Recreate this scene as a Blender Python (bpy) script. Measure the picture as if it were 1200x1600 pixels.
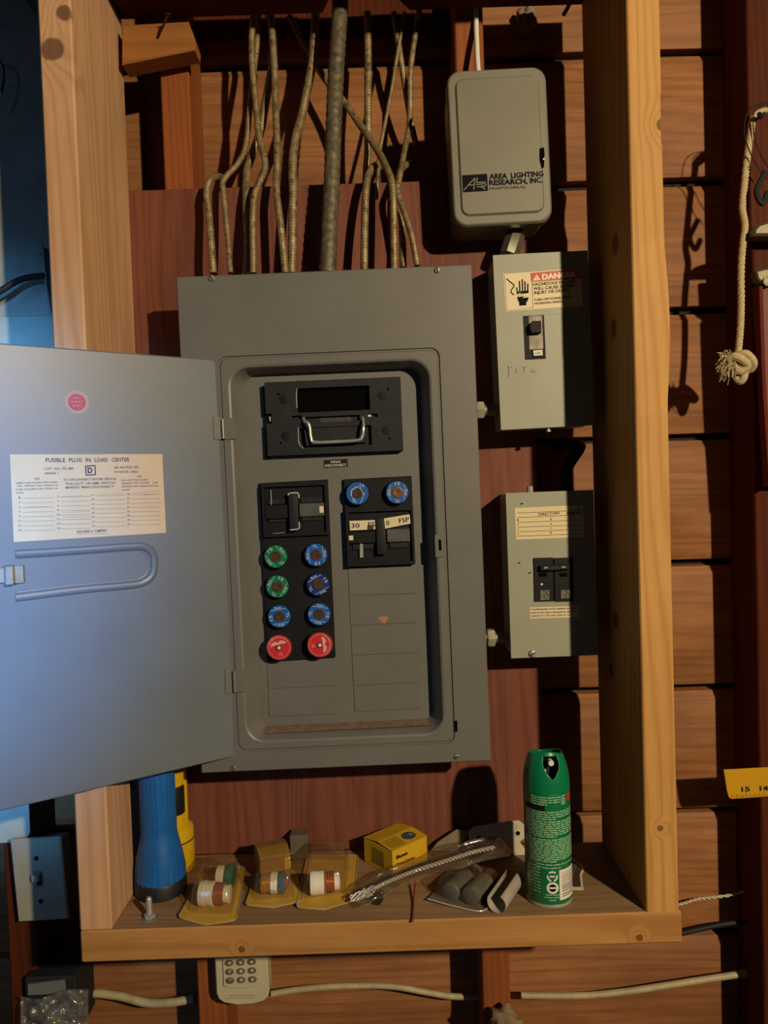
import bpy, bmesh, math, random
from mathutils import Vector, Matrix
random.seed(7)
for o in list(bpy.data.objects): bpy.data.objects.remove(o)
SC = bpy.context.scene
COL = SC.collection

# ------------------------------------------------------------------ camera
F_PX = 1204.24
CAM = Vector((0.0, -0.8937, 0.5103))
YAW, PIT, ROL = 0.0010, -0.0308, -0.0329
def cam_axes():
    fwd = Vector((math.sin(YAW)*math.cos(PIT), math.cos(YAW)*math.cos(PIT), math.sin(PIT)))
    right = Vector((math.cos(YAW), -math.sin(YAW), 0)); up = right.cross(fwd)
    c, s = math.cos(ROL), math.sin(ROL)
    return c*right + s*up, -s*right + c*up, fwd
CR, CU, CF = cam_axes()
cd = bpy.data.cameras.new('camera'); cam = bpy.data.objects.new('camera', cd); COL.objects.link(cam)
cam.matrix_world = Matrix(((CR.x, CU.x, -CF.x, CAM.x), (CR.y, CU.y, -CF.y, CAM.y), (CR.z, CU.z, -CF.z, CAM.z), (0, 0, 0, 1)))
cd.sensor_fit = 'VERTICAL'; cd.sensor_height = 36; cd.lens = F_PX/1600*36; cd.clip_start = .02
SC.camera = cam
# ------------------------------------------------------------------ light and exposure
w = bpy.data.worlds.new('world'); SC.world = w; w.use_nodes = True
w.node_tree.nodes['Background'].inputs[0].default_value = (.55, .65, 1, 1)
w.node_tree.nodes['Background'].inputs[1].default_value = .006
def lamp(name, typ, loc, energy, color, target=None, **k):
    d = bpy.data.lights.new(name, typ); d.energy = energy; d.color = color
    o = bpy.data.objects.new(name, d); COL.objects.link(o); o.location = loc
    for a, b in k.items(): setattr(d, a, b)
    if target is not None: o.rotation_euler = (Vector(target)-Vector(loc)).to_track_quat('-Z', 'Y').to_euler()
    return o
lamp('bulb_light', 'POINT', (1.30, -2.10, 1.30), 295, (1, .80, .52), shadow_soft_size=.035)
lamp('blue_fill_left', 'AREA', (-1.6, -2.0, 1.0), .9, (.16, .46, 1), target=(-.95, .0, .4), shape='RECTANGLE', size=.5, size_y=.8, spread=math.radians(44))  # added blue fill for the shadows on the left, no window known
lamp('blue_fill_spot', 'SPOT', (-.30, -2.35, .70), 800, (.13, .42, 1), target=(-.64, -.1, .45), spot_size=math.radians(21.5), spot_blend=1., shadow_soft_size=.06)  # added cool spot, imitates blue lens glare over the open door
SC.view_settings.view_transform = 'Standard'; SC.view_settings.look = 'None'
SC.view_settings.gamma = 1; SC.view_settings.use_curve_mapping = False; SC.view_settings.exposure = 0

# ------------------------------------------------------------------ helpers
def ray(u, v): return CF + CR*((u-600)/F_PX) - CU*((v-800)/F_PX)
def at(u, v, y):            # pixel -> world point on the plane y = const
    d = ray(u, v); return CAM + d*((y-CAM.y)/d.y)
def atz(u, v, z):           # pixel -> world point on the plane z = const
    d = ray(u, v); return CAM + d*((z-CAM.z)/d.z)
class Fr:
    def __init__(s, o=(0, 0, 0), ex=(1, 0, 0), ez=(0, 0, 1)):
        s.o = Vector(o); s.ex = Vector(ex).normalized(); s.ez = Vector(ez); s.ez = (s.ez - s.ex*s.ez.dot(s.ex)).normalized()
        s.ey = s.ez.cross(s.ex)
    def loc(s, p): d = Vector(p)-s.o; return Vector((d.dot(s.ex), d.dot(s.ey), d.dot(s.ez)))
    def pix(s, u, v, y=0):
        d = ray(u, v); c = s.loc(CAM); dl = Vector((d.dot(s.ex), d.dot(s.ey), d.dot(s.ez)))
        return c + dl*((y-c.y)/dl.y)
    def pixz(s, u, v, z=0): return s.loc(atz(u, v, z + s.o.z))
    def px(s, n, y=0):      # length in metres of n pixels at the frame's origin
        return n*(s.o - CAM).dot(CF)/F_PX
    def M(s): return Matrix(((s.ex.x, s.ey.x, s.ez.x, s.o.x), (s.ex.y, s.ey.y, s.ez.y, s.o.y), (s.ex.z, s.ey.z, s.ez.z, s.o.z), (0, 0, 0, 1)))
def fr_rect(TL, TR, BR, BL, y):
    a, b, c, d = [at(*q, y) for q in (TL, TR, BR, BL)]
    ex = ((b-a)+(c-d)).normalized(); ez = ((a-d)+(b-c)).normalized()
    # average the two directions into a true rectangle
    ang = (math.atan2(ex.z, ex.x) + math.atan2(-ez.x, ez.z))/2
    f = Fr((a+b+c+d)/4, (math.cos(ang), 0, math.sin(ang)))
    W = ((b-a).length+(c-d).length)/2; H = ((a-d).length+(b-c).length)/2
    return f, W, H
def srgb(h):
    if isinstance(h, str): h = [int(h[i:i+2], 16)/255 for i in (0, 2, 4)]
    return tuple(.72*(x/12.92 if x <= .04045 else ((x+.055)/1.055)**2.4) for x in h) + (1,)   # .72: scales every colour down to weaken bounced light

# ---- materials
class NT:
    def __init__(s, name):
        s.m = bpy.data.materials.new(name); s.m.use_nodes = True; s.t = s.m.node_tree; s.n = s.t.nodes
        s.b = s.n['Principled BSDF']; s.out = s.n['Material Output']
    def add(s, typ, **k):
        n = s.n.new(typ)
        for a, b in k.items(): setattr(n, a, b)
        return n
    def l(s, a, b): s.t.links.new(a, b)
    def set(s, sock, v):
        if hasattr(v, 'is_linked'): s.l(v, sock)
        else: sock.default_value = v
    def math(s, op, a, b=0.0, c=None, clamp=False):
        n = s.add('ShaderNodeMath', operation=op, use_clamp=clamp); s.set(n.inputs[0], a); s.set(n.inputs[1], b)
        if c is not None: s.set(n.inputs[2], c)
        return n.outputs[0]
    def vec(s, op, a, b): 
        n = s.add('ShaderNodeVectorMath', operation=op); s.set(n.inputs[0], a); s.set(n.inputs[1], b)
        return n.outputs[1] if op in ('DOT_PRODUCT', 'DISTANCE', 'LENGTH') else n.outputs[0]
    def noise(s, v, scale, detail=3, rough=.55):
        n = s.add('ShaderNodeTexNoise'); s.l(v, n.inputs['Vector']); n.inputs['Scale'].default_value = scale
        n.inputs['Detail'].default_value = detail; n.inputs['Roughness'].default_value = rough
        return n.outputs[0]
    def mix(s, f, a, b):
        n = s.add('ShaderNodeMix', data_type='RGBA'); s.set(n.inputs[0], f); s.set(n.inputs[6], a); s.set(n.inputs[7], b)
        return n.outputs[2]
    def ramp(s, f, lo, hi):
        n = s.add('ShaderNodeMapRange'); s.set(n.inputs[0], f); n.inputs[1].default_value = lo; n.inputs[2].default_value = hi
        return n.outputs[0]
    def bump(s, h, strength, dist=.002):
        n = s.add('ShaderNodeBump'); n.inputs['Strength'].default_value = strength; n.inputs['Distance'].default_value = dist
        s.l(h, n.inputs['Height']); s.l(n.outputs[0], s.b.inputs['Normal'])
    def coords(s, rnd=True):
        c = s.add('ShaderNodeTexCoord').outputs['Object']
        if rnd:
            r = s.add('ShaderNodeObjectInfo').outputs['Random']; k = s.add('ShaderNodeCombineXYZ')
            s.l(s.math('MULTIPLY', r, 7.3), k.inputs[0]); s.l(s.math('MULTIPLY', r, 3.1), k.inputs[1]); s.l(s.math('MULTIPLY', r, 5.7), k.inputs[2])
            return s.vec('ADD', c, k.outputs[0]), c
        return c, c
def pbr(name, col, rough=.5, metal=0., var=0., vscale=30, speck=None, bump=0., bscale=200, coat=0., spec=.5):
    t = NT(name); t.b.inputs['Roughness'].default_value = rough; t.b.inputs['Metallic'].default_value = metal
    t.b.inputs['Coat Weight'].default_value = coat; t.b.inputs['Specular IOR Level'].default_value = spec
    c = srgb(col); out = None
    if var or speck or bump:
        v, _ = t.coords()
        if var:
            d = tuple(x*(1-var) for x in c[:3])+(1,); e = tuple(min(1, x*(1+var)) for x in c[:3])+(1,)
            out = t.mix(t.ramp(t.noise(v, vscale, 5, .6), .3, .7), d, e)
        if speck:
            out = t.mix(t.math('MULTIPLY', t.ramp(t.noise(v, speck[1], 4, .7), speck[2], speck[2]+.06), speck[3] if len(speck) > 3 else .8, clamp=True), out if out else c, srgb(speck[0]))
        if bump: t.bump(t.noise(v, bscale, 3), bump, .001)
    if out: t.l(out, t.b.inputs['Base Color'])
    else: t.b.inputs['Base Color'].default_value = c
    return t.m
def wood(name, c1, c2, axis=2, rings=70, wav=1.6, fibre=.5, knots=(), rough=.65, stain=.35, cross=(1, .55), bump=.25, knotcol='4a3020', ring_amt=.42, spec=.3):
    t = NT(name); v, raw = t.coords(not knots)
    if knots: v = raw
    t.b.inputs['Roughness'].default_value = rough; t.b.inputs['Specular IOR Level'].default_value = spec
    sc = [1, 1, 1]; sc[axis] = .07
    pv = t.vec('MULTIPLY', v, tuple(sc))
    others = [i for i in range(3) if i != axis]; dv = [0, 0, 0]; dv[others[0]], dv[others[1]] = cross; dv[axis] = .03
    ring = t.math('MULTIPLY', t.vec('DOT_PRODUCT', v, tuple(dv)), rings)
    ring = t.math('MULTIPLY_ADD', t.noise(pv, 9, 3), wav*4, ring)
    kd = None
    for (kp, kr) in knots:
        ks = [1, 1, 1]; ks[axis] = .8
        d = t.vec('DISTANCE', raw, kp); d = t.math('DIVIDE', d, kr)
        g = t.math('POWER', 2.718, t.math('MULTIPLY', t.math('MULTIPLY', d, d), -.22))
        ring = t.math('MULTIPLY_ADD', g, 2.4, ring)
        e = t.ramp(t.math('ADD', d, t.math('MULTIPLY', t.noise(v, 90, 2), .5)), 1.35, 1.1)
        kd = e if kd is None else t.math('MAXIMUM', kd, e)
    s = t.math('MULTIPLY_ADD', t.math('SINE', t.math('MULTIPLY', ring, 6.283)), .5, .5)
    s = t.math('POWER', s, 2.2)
    sc2 = [1, 1, 1]; sc2[axis] = .02
    fb = t.ramp(t.noise(t.vec('MULTIPLY', v, tuple(sc2)), 420, 3, .7), .3, .75)
    fac = t.math('ADD', t.math('MULTIPLY', s, ring_amt), t.math('MULTIPLY', fb, fibre*.6), clamp=True)
    col = t.mix(fac, srgb(c1), srgb(c2))
    sn = t.ramp(t.noise(t.vec('MULTIPLY', v, tuple(1 if i != axis else .35 for i in range(3))), 11, 5, .65), .35, .72)
    c3 = tuple(x*.62 for x in srgb(c2)[:3])+(1,)
    col = t.mix(t.math('MULTIPLY', sn, stain), col, c3)
    if kd is not None: col = t.mix(t.math('MULTIPLY', kd, .85), col, srgb(knotcol))
    t.l(col, t.b.inputs['Base Color'])
    if bump: t.bump(t.math('ADD', fac, fb), -bump, .0012)
    return t.m
def clear(name, tint='ffffff', gloss=.10, rough=.12, haze=.0):
    t = NT(name); t.n.remove(t.b)
    tr = t.add('ShaderNodeBsdfTransparent'); tr.inputs[0].default_value = tuple(x/.72 for x in srgb(tint)[:3])+(1,)
    gl = t.add('ShaderNodeBsdfGlossy'); gl.inputs['Roughness'].default_value = rough
    df = t.add('ShaderNodeBsdfDiffuse'); df.inputs[0].default_value = srgb('d8d4c8')
    v, _ = t.coords(); nb = t.add('ShaderNodeBump'); nb.inputs['Strength'].default_value = .35; nb.inputs['Distance'].default_value = .001
    t.l(t.noise(v, 130, 2), nb.inputs['Height']); t.l(nb.outputs[0], gl.inputs['Normal'])
    lw = t.add('ShaderNodeLayerWeight'); lw.inputs[0].default_value = .35
    f = t.math('MULTIPLY_ADD', t.math('POWER', lw.outputs['Facing'], 2.0), .35, gloss, clamp=True)
    m0 = t.add('ShaderNodeMixShader'); m0.inputs[0].default_value = haze; t.l(tr.outputs[0], m0.inputs[1]); t.l(df.outputs[0], m0.inputs[2])
    m1 = t.add('ShaderNodeMixShader'); t.l(f, m1.inputs[0]); t.l(m0.outputs[0], m1.inputs[1]); t.l(gl.outputs[0], m1.inputs[2])
    t.l(m1.outputs[0], t.out.inputs['Surface'])
    return t.m

# ---- mesh building
class MB:
    def __init__(s): s.v = []; s.f = []; s.mi = []; s.cur = 0
    def add(s, vs, fs):
        n = len(s.v); s.v += [tuple(x) for x in vs]; s.f += [tuple(n+i for i in q) for q in fs]; s.mi += [s.cur]*len(fs); return s
    def loft(s, rings, cap0=True, cap1=True, closed=True):
        n = len(rings[0]); vs = [p for r in rings for p in r]; fs = []
        for i in range(len(rings)-1):
            for j in range(n if closed else n-1):
                k = (j+1) % n; fs.append((i*n+j, i*n+k, (i+1)*n+k, (i+1)*n+j))
        if cap0: fs.append(tuple(range(n)))
        if cap1: fs.append(tuple((len(rings)-1)*n+j for j in range(n)))
        return s.add(vs, fs)
    def box(s, x0, x1, y0, y1, z0, z1, b=0, seg=1):
        bm = bmesh.new(); bmesh.ops.create_cube(bm, size=1)
        for v in bm.verts: v.co = Vector(((x0+x1)/2+v.co.x*(x1-x0), (y0+y1)/2+v.co.y*(y1-y0), (z0+z1)/2+v.co.z*(z1-z0)))
        if b: bmesh.ops.bevel(bm, geom=bm.edges[:], offset=b, segments=seg, affect='EDGES', profile=.5)
        bm.verts.index_update(); s.add([v.co for v in bm.verts], [[v.index for v in f.verts] for f in bm.faces]); bm.free(); return s
    def prism(s, poly, y0, y1, b=0, back=True):
        P = [Vector((p[0], p[1])) for p in poly]; n = len(P)
        ar = sum(P[i].x*P[(i+1) % n].y-P[(i+1) % n].x*P[i].y for i in range(n)); sg = 1 if ar > 0 else -1
        ins = []
        for i in range(n):
            a = (P[i]-P[i-1]).normalized(); c = (P[(i+1) % n]-P[i]).normalized()
            nn = Vector((-(a.y+c.y), a.x+c.x))*sg
            nn = nn.normalized() if nn.length > 1e-9 else Vector((-a.y, a.x))*sg
            k = max(.35, nn.dot(Vector((-a.y, a.x))*sg)); ins.append(P[i]+nn*(b/k))
        R = []
        if b: R.append([(q.x, y0, q.y) for q in ins])
        R += [[(q.x, y0+b*(1 if y1 > y0 else -1), q.y) for q in P], [(q.x, y1, q.y) for q in P]]
        return s.loft(R, True, back)
    def tube(s, pts, r, n=8, caps=True, sub=6, smooth=True, flat=None):
        P = [Vector(p) for p in pts]
        if smooth and len(P) > 2:
            Q = []
            for i in range(len(P)-1):
                a = P[max(i-1, 0)]; b = P[i]; c = P[i+1]; d = P[min(i+2, len(P)-1)]
                for k in range(sub):
                    t = k/sub; Q.append(.5*((2*b)+(c-a)*t+(2*a-5*b+4*c-d)*t*t+(3*b-a-3*c+d)*t**3))
            P = Q+[P[-1]]
        rings = []; T0 = (P[1]-P[0]).normalized(); up = Vector((0, 0, 1)) if abs(T0.z) < .9 else Vector((1, 0, 0))
        N = T0.cross(up).normalized()
        for i, p in enumerate(P):
            T = (P[min(i+1, len(P)-1)]-P[max(i-1, 0)]).normalized(); N = (N-T*N.dot(T)).normalized(); B = T.cross(N)
            rr_ = r(i/(len(P)-1)) if callable(r) else r
            rings.append([p+(N*math.cos(a)+B*math.sin(a)*(flat or 1))*rr_ for a in [2*math.pi*j/n for j in range(n)]])
        return s.loft(rings, caps, caps)
    def lathe(s, prof, n=32, c=(0, 0, 0), axis='Z', caps=True):
        rings = []
        for (r, h) in prof:
            ring = []
            for j in range(n):
                a = 2*math.pi*j/n; x, y = r*math.cos(a), r*math.sin(a)
                q = {'Z': (x, y, h), 'Y': (x, h, y), 'X': (h, x, y)}[axis]; ring.append((q[0]+c[0], q[1]+c[1], q[2]+c[2]))
            rings.append(ring)
        return s.loft(rings, caps, caps)
    def ngon(s, pts): return s.add(pts, [tuple(range(len(pts)))])
    def build(s, name, mat, parent=None, ang=35, mats=None, xf=None):
        me = bpy.data.meshes.new(name); me.from_pydata(s.v, [], s.f)
        bm = bmesh.new(); bm.from_mesh(me); bmesh.ops.recalc_face_normals(bm, faces=bm.faces[:]); bm.to_mesh(me); bm.free()
        for m in (mats or [mat]): me.materials.append(m)
        if mats: me.polygons.foreach_set('material_index', s.mi)
        me.polygons.foreach_set('use_smooth', [True]*len(me.polygons)); me.set_sharp_from_angle(angle=math.radians(ang))
        o = bpy.data.objects.new(name, me); COL.objects.link(o)
        if parent: o.parent = parent
        if xf is not None: o.matrix_local = xf
        return o
def rr(cx, cz, w_, h, r, n=6):
    pts = []
    for (sx, sz, a0) in ((1, 1, 0), (-1, 1, 90), (-1, -1, 180), (1, -1, 270)):
        for k in range(n+1):
            a = math.radians(a0+90*k/n); pts.append((cx+sx*(w_/2-r)+r*math.cos(a), cz+sz*(h/2-r)+r*math.sin(a)))
    return pts
def ring3(p2, y): return [(x, y, z) for x, z in p2]
def tag(o, label, cat, group=None, kind=None):
    if label: o['label'] = label
    if cat: o['category'] = cat
    if group: o['group'] = group
    if kind: o['kind'] = kind
    return o
def thing(name, label, cat, fr, group=None):
    o = bpy.data.objects.new(name, None); COL.objects.link(o); o.empty_display_size = .02
    o.matrix_world = fr.M() if isinstance(fr, Fr) else Matrix.Translation(Vector(fr))
    return tag(o, label, cat, group)
_tc = {}
def glyphs(s, bold=0., res=2):
    key = (s, bold)
    if key in _tc: return _tc[key]
    c = bpy.data.curves.new('t', 'FONT'); c.body = s; c.resolution_u = res; c.offset = bold; c.size = 1
    o = bpy.data.objects.new('t', c); COL.objects.link(o)
    dg = bpy.context.evaluated_depsgraph_get(); e = o.evaluated_get(dg); me = e.to_mesh()
    vs = [(v.co.x, v.co.y) for v in me.vertices]; fs = [tuple(p.vertices) for p in me.polygons]
    e.to_mesh_clear(); bpy.data.objects.remove(o); bpy.data.curves.remove(c)
    if not vs: vs = [(0, 0), (1, 0), (1, 1)]; fs = [(0, 1, 2)]
    _tc[key] = (vs, fs); return _tc[key]
def text(mb, s, A, B, H, y, bold=0., cap=.73, fn=None):
    """lettering from local (x,z) A to B along the baseline, capital height H, in the plane local y"""
    vs, fs = glyphs(s, bold); A = Vector(A); B = Vector(B); d = (B-A); W = d.length; d.normalize(); p = Vector((-d.y, d.x))
    x0 = min(v[0] for v in vs); x1 = max(v[0] for v in vs)
    out = []
    for (x, z) in vs:
        q = A + d*((x-x0)/(x1-x0)*W) + p*(z/cap*H); out.append(fn(q.x, q.y) if fn else (q.x, y, q.y))
    mb.add(out, fs)
def ptext(mb, fr, s, u0, v0, u1, v1, hp, y, bold=0.):
    a = fr.pix(u0, v0, y); b = fr.pix(u1, v1, y); c = fr.pix(u0, v0-hp, y)
    text(mb, s, (a.x, a.z), (b.x, b.z), (c-a).length, y, bold)
def pquad(mb, fr, pts, y): mb.ngon([fr.pix(u, v, y) for u, v in pts])
def pline(mb, fr, u0, v0, u1, v1, wpx, y):
    a = fr.pix(u0, v0, y); b = fr.pix(u1, v1, y); d = Vector((b.x-a.x, 0, b.z-a.z)).normalized(); n = Vector((-d.z, 0, d.x))*(fr.px(wpx)/2)
    mb.ngon([a-n, b-n, b+n, a+n])
def dashes(mb, fr, u0, v0, u1, v1, hp, y, word=(4, 12)):
    """an unreadable printed line: word-sized bars"""
    L = math.hypot(u1-u0, v1-v0); t = 0
    while t < L:
        wl = min(random.uniform(*word), L-t)
        a, b = t/L, (t+wl)/L
        pline(mb, fr, u0+(u1-u0)*a, v0+(v1-v0)*a, u0+(u1-u0)*b, v0+(v1-v0)*b, hp, y); t += wl+max(1.2, hp*.7)
def pp(fr, pts, y): return [(q.x, q.z) for q in (fr.pix(u, v, y) for u, v in pts)]
def screw(parent, p, r, mat, y=None, slot=True, name='screw', slotmat=None, a=.6):
    m = MB(); m.lathe([(r*.96, 0), (r, -r*.2), (r*.8, -r*.5), (r*.3, -r*.62)], 14, p, 'Y')
    o = m.build(name, mat, parent)
    if slot:
        k = MB(); dx, dz = math.cos(a)*r*.75, math.sin(a)*r*.75; nx, nz = -math.sin(a)*r*.13, math.cos(a)*r*.13; yy = p[1]-r*.66
        k.ngon([(p[0]-dx-nx, yy, p[2]-dz-nz), (p[0]+dx-nx, yy, p[2]+dz-nz), (p[0]+dx+nx, yy, p[2]+dz+nz), (p[0]-dx+nx, yy, p[2]-dz+nz)])
        k.build('screw_slot', slotmat or M['black'], o)
    return o

# ------------------------------------------------------------------ dimensions
D = .184; XL = -.3741; XR = .2953; WP = .038; ZT = 1.1644; ZPLY = .9323; YS = .280; YST = .197
PINE_KNOTS = [((.019, 0.0, 1.02), .012), ((.022, .0, 1.06), .008), ((.03, .05, .985), .006)]
M = {}
M['pine_left'] = wood('pine_left', 'e6b88e', 'c08c60', 2, 55, 1.8, .5, [((.015, 0., 1.022), .0135), ((.030, .0, 1.062), .009), ((.038, .06, .62), .006)], knotcol='6a4632')
M['pine_right'] = wood('pine_right', 'e0ac62', 'b87c38', 2, 75, 2.0, .5, [((.039, -.002, .915), .008), ((.0, .095, .33), .012), ((.0, .12, .26), .010), ((.0, .06, .80), .013), ((.0, .075, .70), .012), ((.018, 0, .10), .0035)], knotcol='70481f')
M['pine_shelf'] = wood('pine_shelf', 'd09a5a', 'a66f38', 0, 80, 2.2, .6, [((.66, 0, -.03), .0045), ((.19, 0, -.028), .004)], stain=.45, knotcol='6b4320')
M['shelf_top'] = wood('shelf_top', 'b08e68', '8c6c4a', 0, 60, 2.2, .6, stain=.6)
M['redwood'] = wood('redwood', '66301a', '452010', 2, 90, 1.6, .6, stain=.5, spec=.08)
M['stud_orange'] = wood('stud_orange', 'a8602e', '84421c', 2, 90, 1.6, .6, stain=.5)
M['block'] = wood('block', 'b8793c', '925a28', 0, 70, 2, .6, stain=.5)
M['siding'] = wood('siding', 'b87c4a', '885632', 0, 55, 2.6, 1.0, ring_amt=.4, stain=.75, bump=.9, cross=(.3, 1))
M['ply'] = wood('plywood', '90543e', '683626', 2, 45, 3.2, .8, stain=.5, cross=(1, .2))
M['black'] = pbr('black', '060607', .85, spec=.05)
M['dark_void'] = pbr('dark_sheathing', '1a1210', .9)

# ------------------------------------------------------------------ the setting
m = MB(); m.box(-2.2, 2.2, YS+.020, YS+.030, -1.4, 2.3)
wall = tag(m.build('wall_back', M['dark_void']), None, None, kind='structure')
for k in range(-7, 12):
    z0 = -.0021+.1921*k; x0, x1 = -2.2, 2.2; y0 = YS+random.uniform(-.001, .002); m = MB()
    prof = [(YS+.019, z0+.004), (y0+.001, z0+.004), (y0, z0+.006), (y0, z0+.174), (y0+.006, z0+.185), (YS+.019, z0+.187)]
    N = 24; rings = []
    for i in range(N+1):
        x = x0+(x1-x0)*i/N; dz = random.uniform(-.0012, .0012); rings.append([(x, y, z+dz) for y, z in prof])
    m.loft(rings); m.build('siding_plank', M['siding'], wall)
for i, xs in enumerate((-.5600, -.2905, .1210, .527, .933, 1.339, 1.745, -.966, -1.372, -1.778)):
    xs_off = 0
    m = MB(); m.box(xs, xs+.040, YST, YS-.0025, -1.4, 2.3, .002); m.build('wall_stud', M['stud_orange'] if i in (1, 2) else M['redwood'], wall)
zb_ = at(400, 54, .232).z
m = MB(); m.box(-.2505, .1205, .250, YS-.0025, zb_, zb_+.09, .0015); m.build('blocking', M['redwood'], wall)
m = MB(); m.box(-2.5, 2.5, -3.2, YS, -1.45, -1.40)
tag(m.build('floor', pbr('concrete', '6c6862', .9, var=.2, vscale=6)), None, None, kind='structure')
# plywood backboard
f = Fr((-.33, D, .0))
pr = at(843, 900, D).x
m = MB(); m.box(-.05, pr+.33, 0, .0125, -.0, ZPLY, .0008)
ob = m.build('plywood_backboard', M['ply']); ob.location = f.o
tag(ob, 'reddish-brown plywood backboard behind the grey load center', 'board')
# pine frame
fr = thing('wooden_frame', 'pine plank frame boxed around the electrical panels', 'frame', (XL, 0, 0))
zb = at(200, 880, D).z
m = MB(); m.box(0, WP, 0, D, .33, ZT, .0022); m.build('post', M['pine_left'], fr)
m = MB(); m.box(0, WP, 0, .086, 0, .33, .0022); m.build('short_post', M['pine_left'], fr)
def rpost():
    rings = []
    n = 60
    for i in range(n+1):
        z = ZT*i/n; b = 0
        if .60 < z < .78: b = .0045*math.sin(math.pi*(z-.60)/.18)
        if .895 < z < .945: b = -.004*math.sin(math.pi*(z-.895)/.05)
        q = [(0.0015, 0), (WP-.0015, 0), (WP+b, .0015), (WP+b, D), (0, D), (0, .0015)]
        rings.append([(x, y, z) for x, y in q])
    return rings
m = MB(); m.loft(rpost()); m.build('post', M['pine_right'], fr, xf=Matrix.Translation((XR-XL, 0, 0)))
sx1 = at(1066, 1445, 0).x-XL
m = MB(); m.box(0, sx1, 0, D, -WP, 0, .002)
m.mi = [1 if all(m.v[i][2] > -.0005 for i in q) else 0 for q in m.f]; sh = m.build('shelf_board', None, fr, mats=[M['pine_shelf'], M['shelf_top']])
# top board with a notch for the thick cable
nx0, nx1 = at(503, 10, D).x-XL, at(640, 6, D).x-XL
out = [(0, 0), (XR+WP-XL, 0), (XR+WP-XL, D), (nx1, D), (nx1-.03, D-.045), (nx0+.02, D-.05), (nx0, D), (0, D)]
m = MB(); m.loft([[(x, y, ZT) for x, y in out], [(x, y, ZT+.038) for x, y in out]]); m.build('top_board', M['redwood'], fr)
# short offcut nailed beside the left post
f = Fr(at(250, 65, .150)); pts = pp(f, [(190, 39), (294, 33), (305, 66), (304, 78), (190, 101)], 0)
m = MB(); m.prism(pts, 0, .032, .0015)
tag(m.build('wood_offcut', M['block']), 'short tapered pine offcut with a bent nail, wedged against the frame', 'wood block').matrix_world = f.M()
M['rust'] = pbr('rusty_nail', '4a2a1c', .7, .6, .3, 200)
a, b = at(247, 58, .148), at(262, 24, .128)
m = MB(); m.tube([a, a*.5+b*.5+Vector((.001, -.002, 0)), b], .0016, 8); m.lathe([(.0004, .0), (.0042, .0003), (.0042, .0015), (.0004, .002)], 10, b+Vector((0, 0, -.001)))
tag(m.build('bent_nail', M['rust']), 'bent rusty nail sticking out of the pine offcut', 'nail')
# painted boards of the left bay
M['pale'] = pbr('pale_paint', 'a9aca0', .8, var=.12, vscale=18, speck=('6e6f68', 60, .62, .5))
M['pale2'] = pbr('pale_paint_green', 'b4bcac', .8, var=.12, vscale=18, speck=('6e6f68', 60, .62, .5))
zt = at(40, 494, .163).z; zl = at(20, 1318, .163).z
m = MB(); m.box(-.9, -.3765, .171, .1968, zt+.001, 1.6, .001); tag(m.build('painted_board', M['pale']), 'pale grey painted board on the wall above the greenish one', 'board')
zf_ = at(60, 1236, .163).z
m = MB(); m.box(-.9, -.3765, .163, .1968, zf_, zt, .0008); tag(m.build('painted_board', M['pale2']), 'pale greenish painted board on the wall behind the open panel door', 'board')

m = MB(); m.prism([(-.9, at(20, 1318, .195).z), (-.527, at(40, 1316, .195).z), (-.520, at(40, 1300, .195).z), (-.520, zf_-.002), (-.9, zf_-.002)], .1948, .1968, .0006); tag(m.build('pale_patch', M['pale2']), 'pale patch on the dark stud above the light switch', 'plaster')  # thin pale sheet on the stud front, coloured like the greenish board
# ------------------------------------------------------------------ main load center
YP = .0883
GREY = M['grey'] = pbr('grey_enamel', '75746f', .42, 0, .06, 14, speck=('4a4a44', 190, .68, .6), spec=.45)
M['grey_plain'] = pbr('grey_enamel_plain', '75746f', .42, 0, .05, 20, spec=.45)
M['steel'] = pbr('steel', 'c4c4be', .35, .5, .15, 60)
M['dullsteel'] = pbr('dull_steel', '94948e', .5, .5, .2, 80)
M['bakelite'] = pbr('bakelite', '15171b', .6, 0, .25, 60, spec=.22)
M['bakelite2'] = pbr('bakelite_worn', '24262a', .6, 0, .25, 60, spec=.25)
M['worn_grey'] = pbr('worn_grey_bar', '5c5d5c', .5, .2, .25, 60)
M['cream'] = pbr('cream_label', 'f0dfba', .7, 0, .05, 40)
M['ink'] = pbr('ink', '191b22', .85, spec=.1)
M['inkblue'] = pbr('ink_blue', '3a4458', .7)
M['inkpale'] = pbr('ink_pale', '8c8372', .7)
M['white'] = pbr('white_print', 'f2eee0', .6)
f, W, H = fr_rect((277, 430), (737, 416), (767, 1185), (313, 1212), YP)
FP = f
pan = thing('load_center', 'large dark grey fuse load center with its door swung open', 'electrical panel', f)
DEP = .030
def rect_of(c4, y):
    q = [f.pix(u, v, y) for u, v in c4]
    x0 = (q[0].x+q[3].x)/2; x1 = (q[1].x+q[2].x)/2; z1 = (q[0].z+q[1].z)/2; z0 = (q[2].z+q[3].z)/2
    return (x0+x1)/2, (z0+z1)/2, x1-x0, z1-z0
cx, cz, bw, bh = rect_of([(341, 556), (686, 546), (710, 1158), (370, 1178)], 0)
ox, oz, ow, oh = rect_of([(361, 577), (668, 563), (691, 1141), (388, 1160)], 0)
fx, fz, fw, fh = rect_of([(381, 588), (655, 577), (676, 1124), (408, 1136)], DEP)
n = 8
m = MB()
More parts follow.
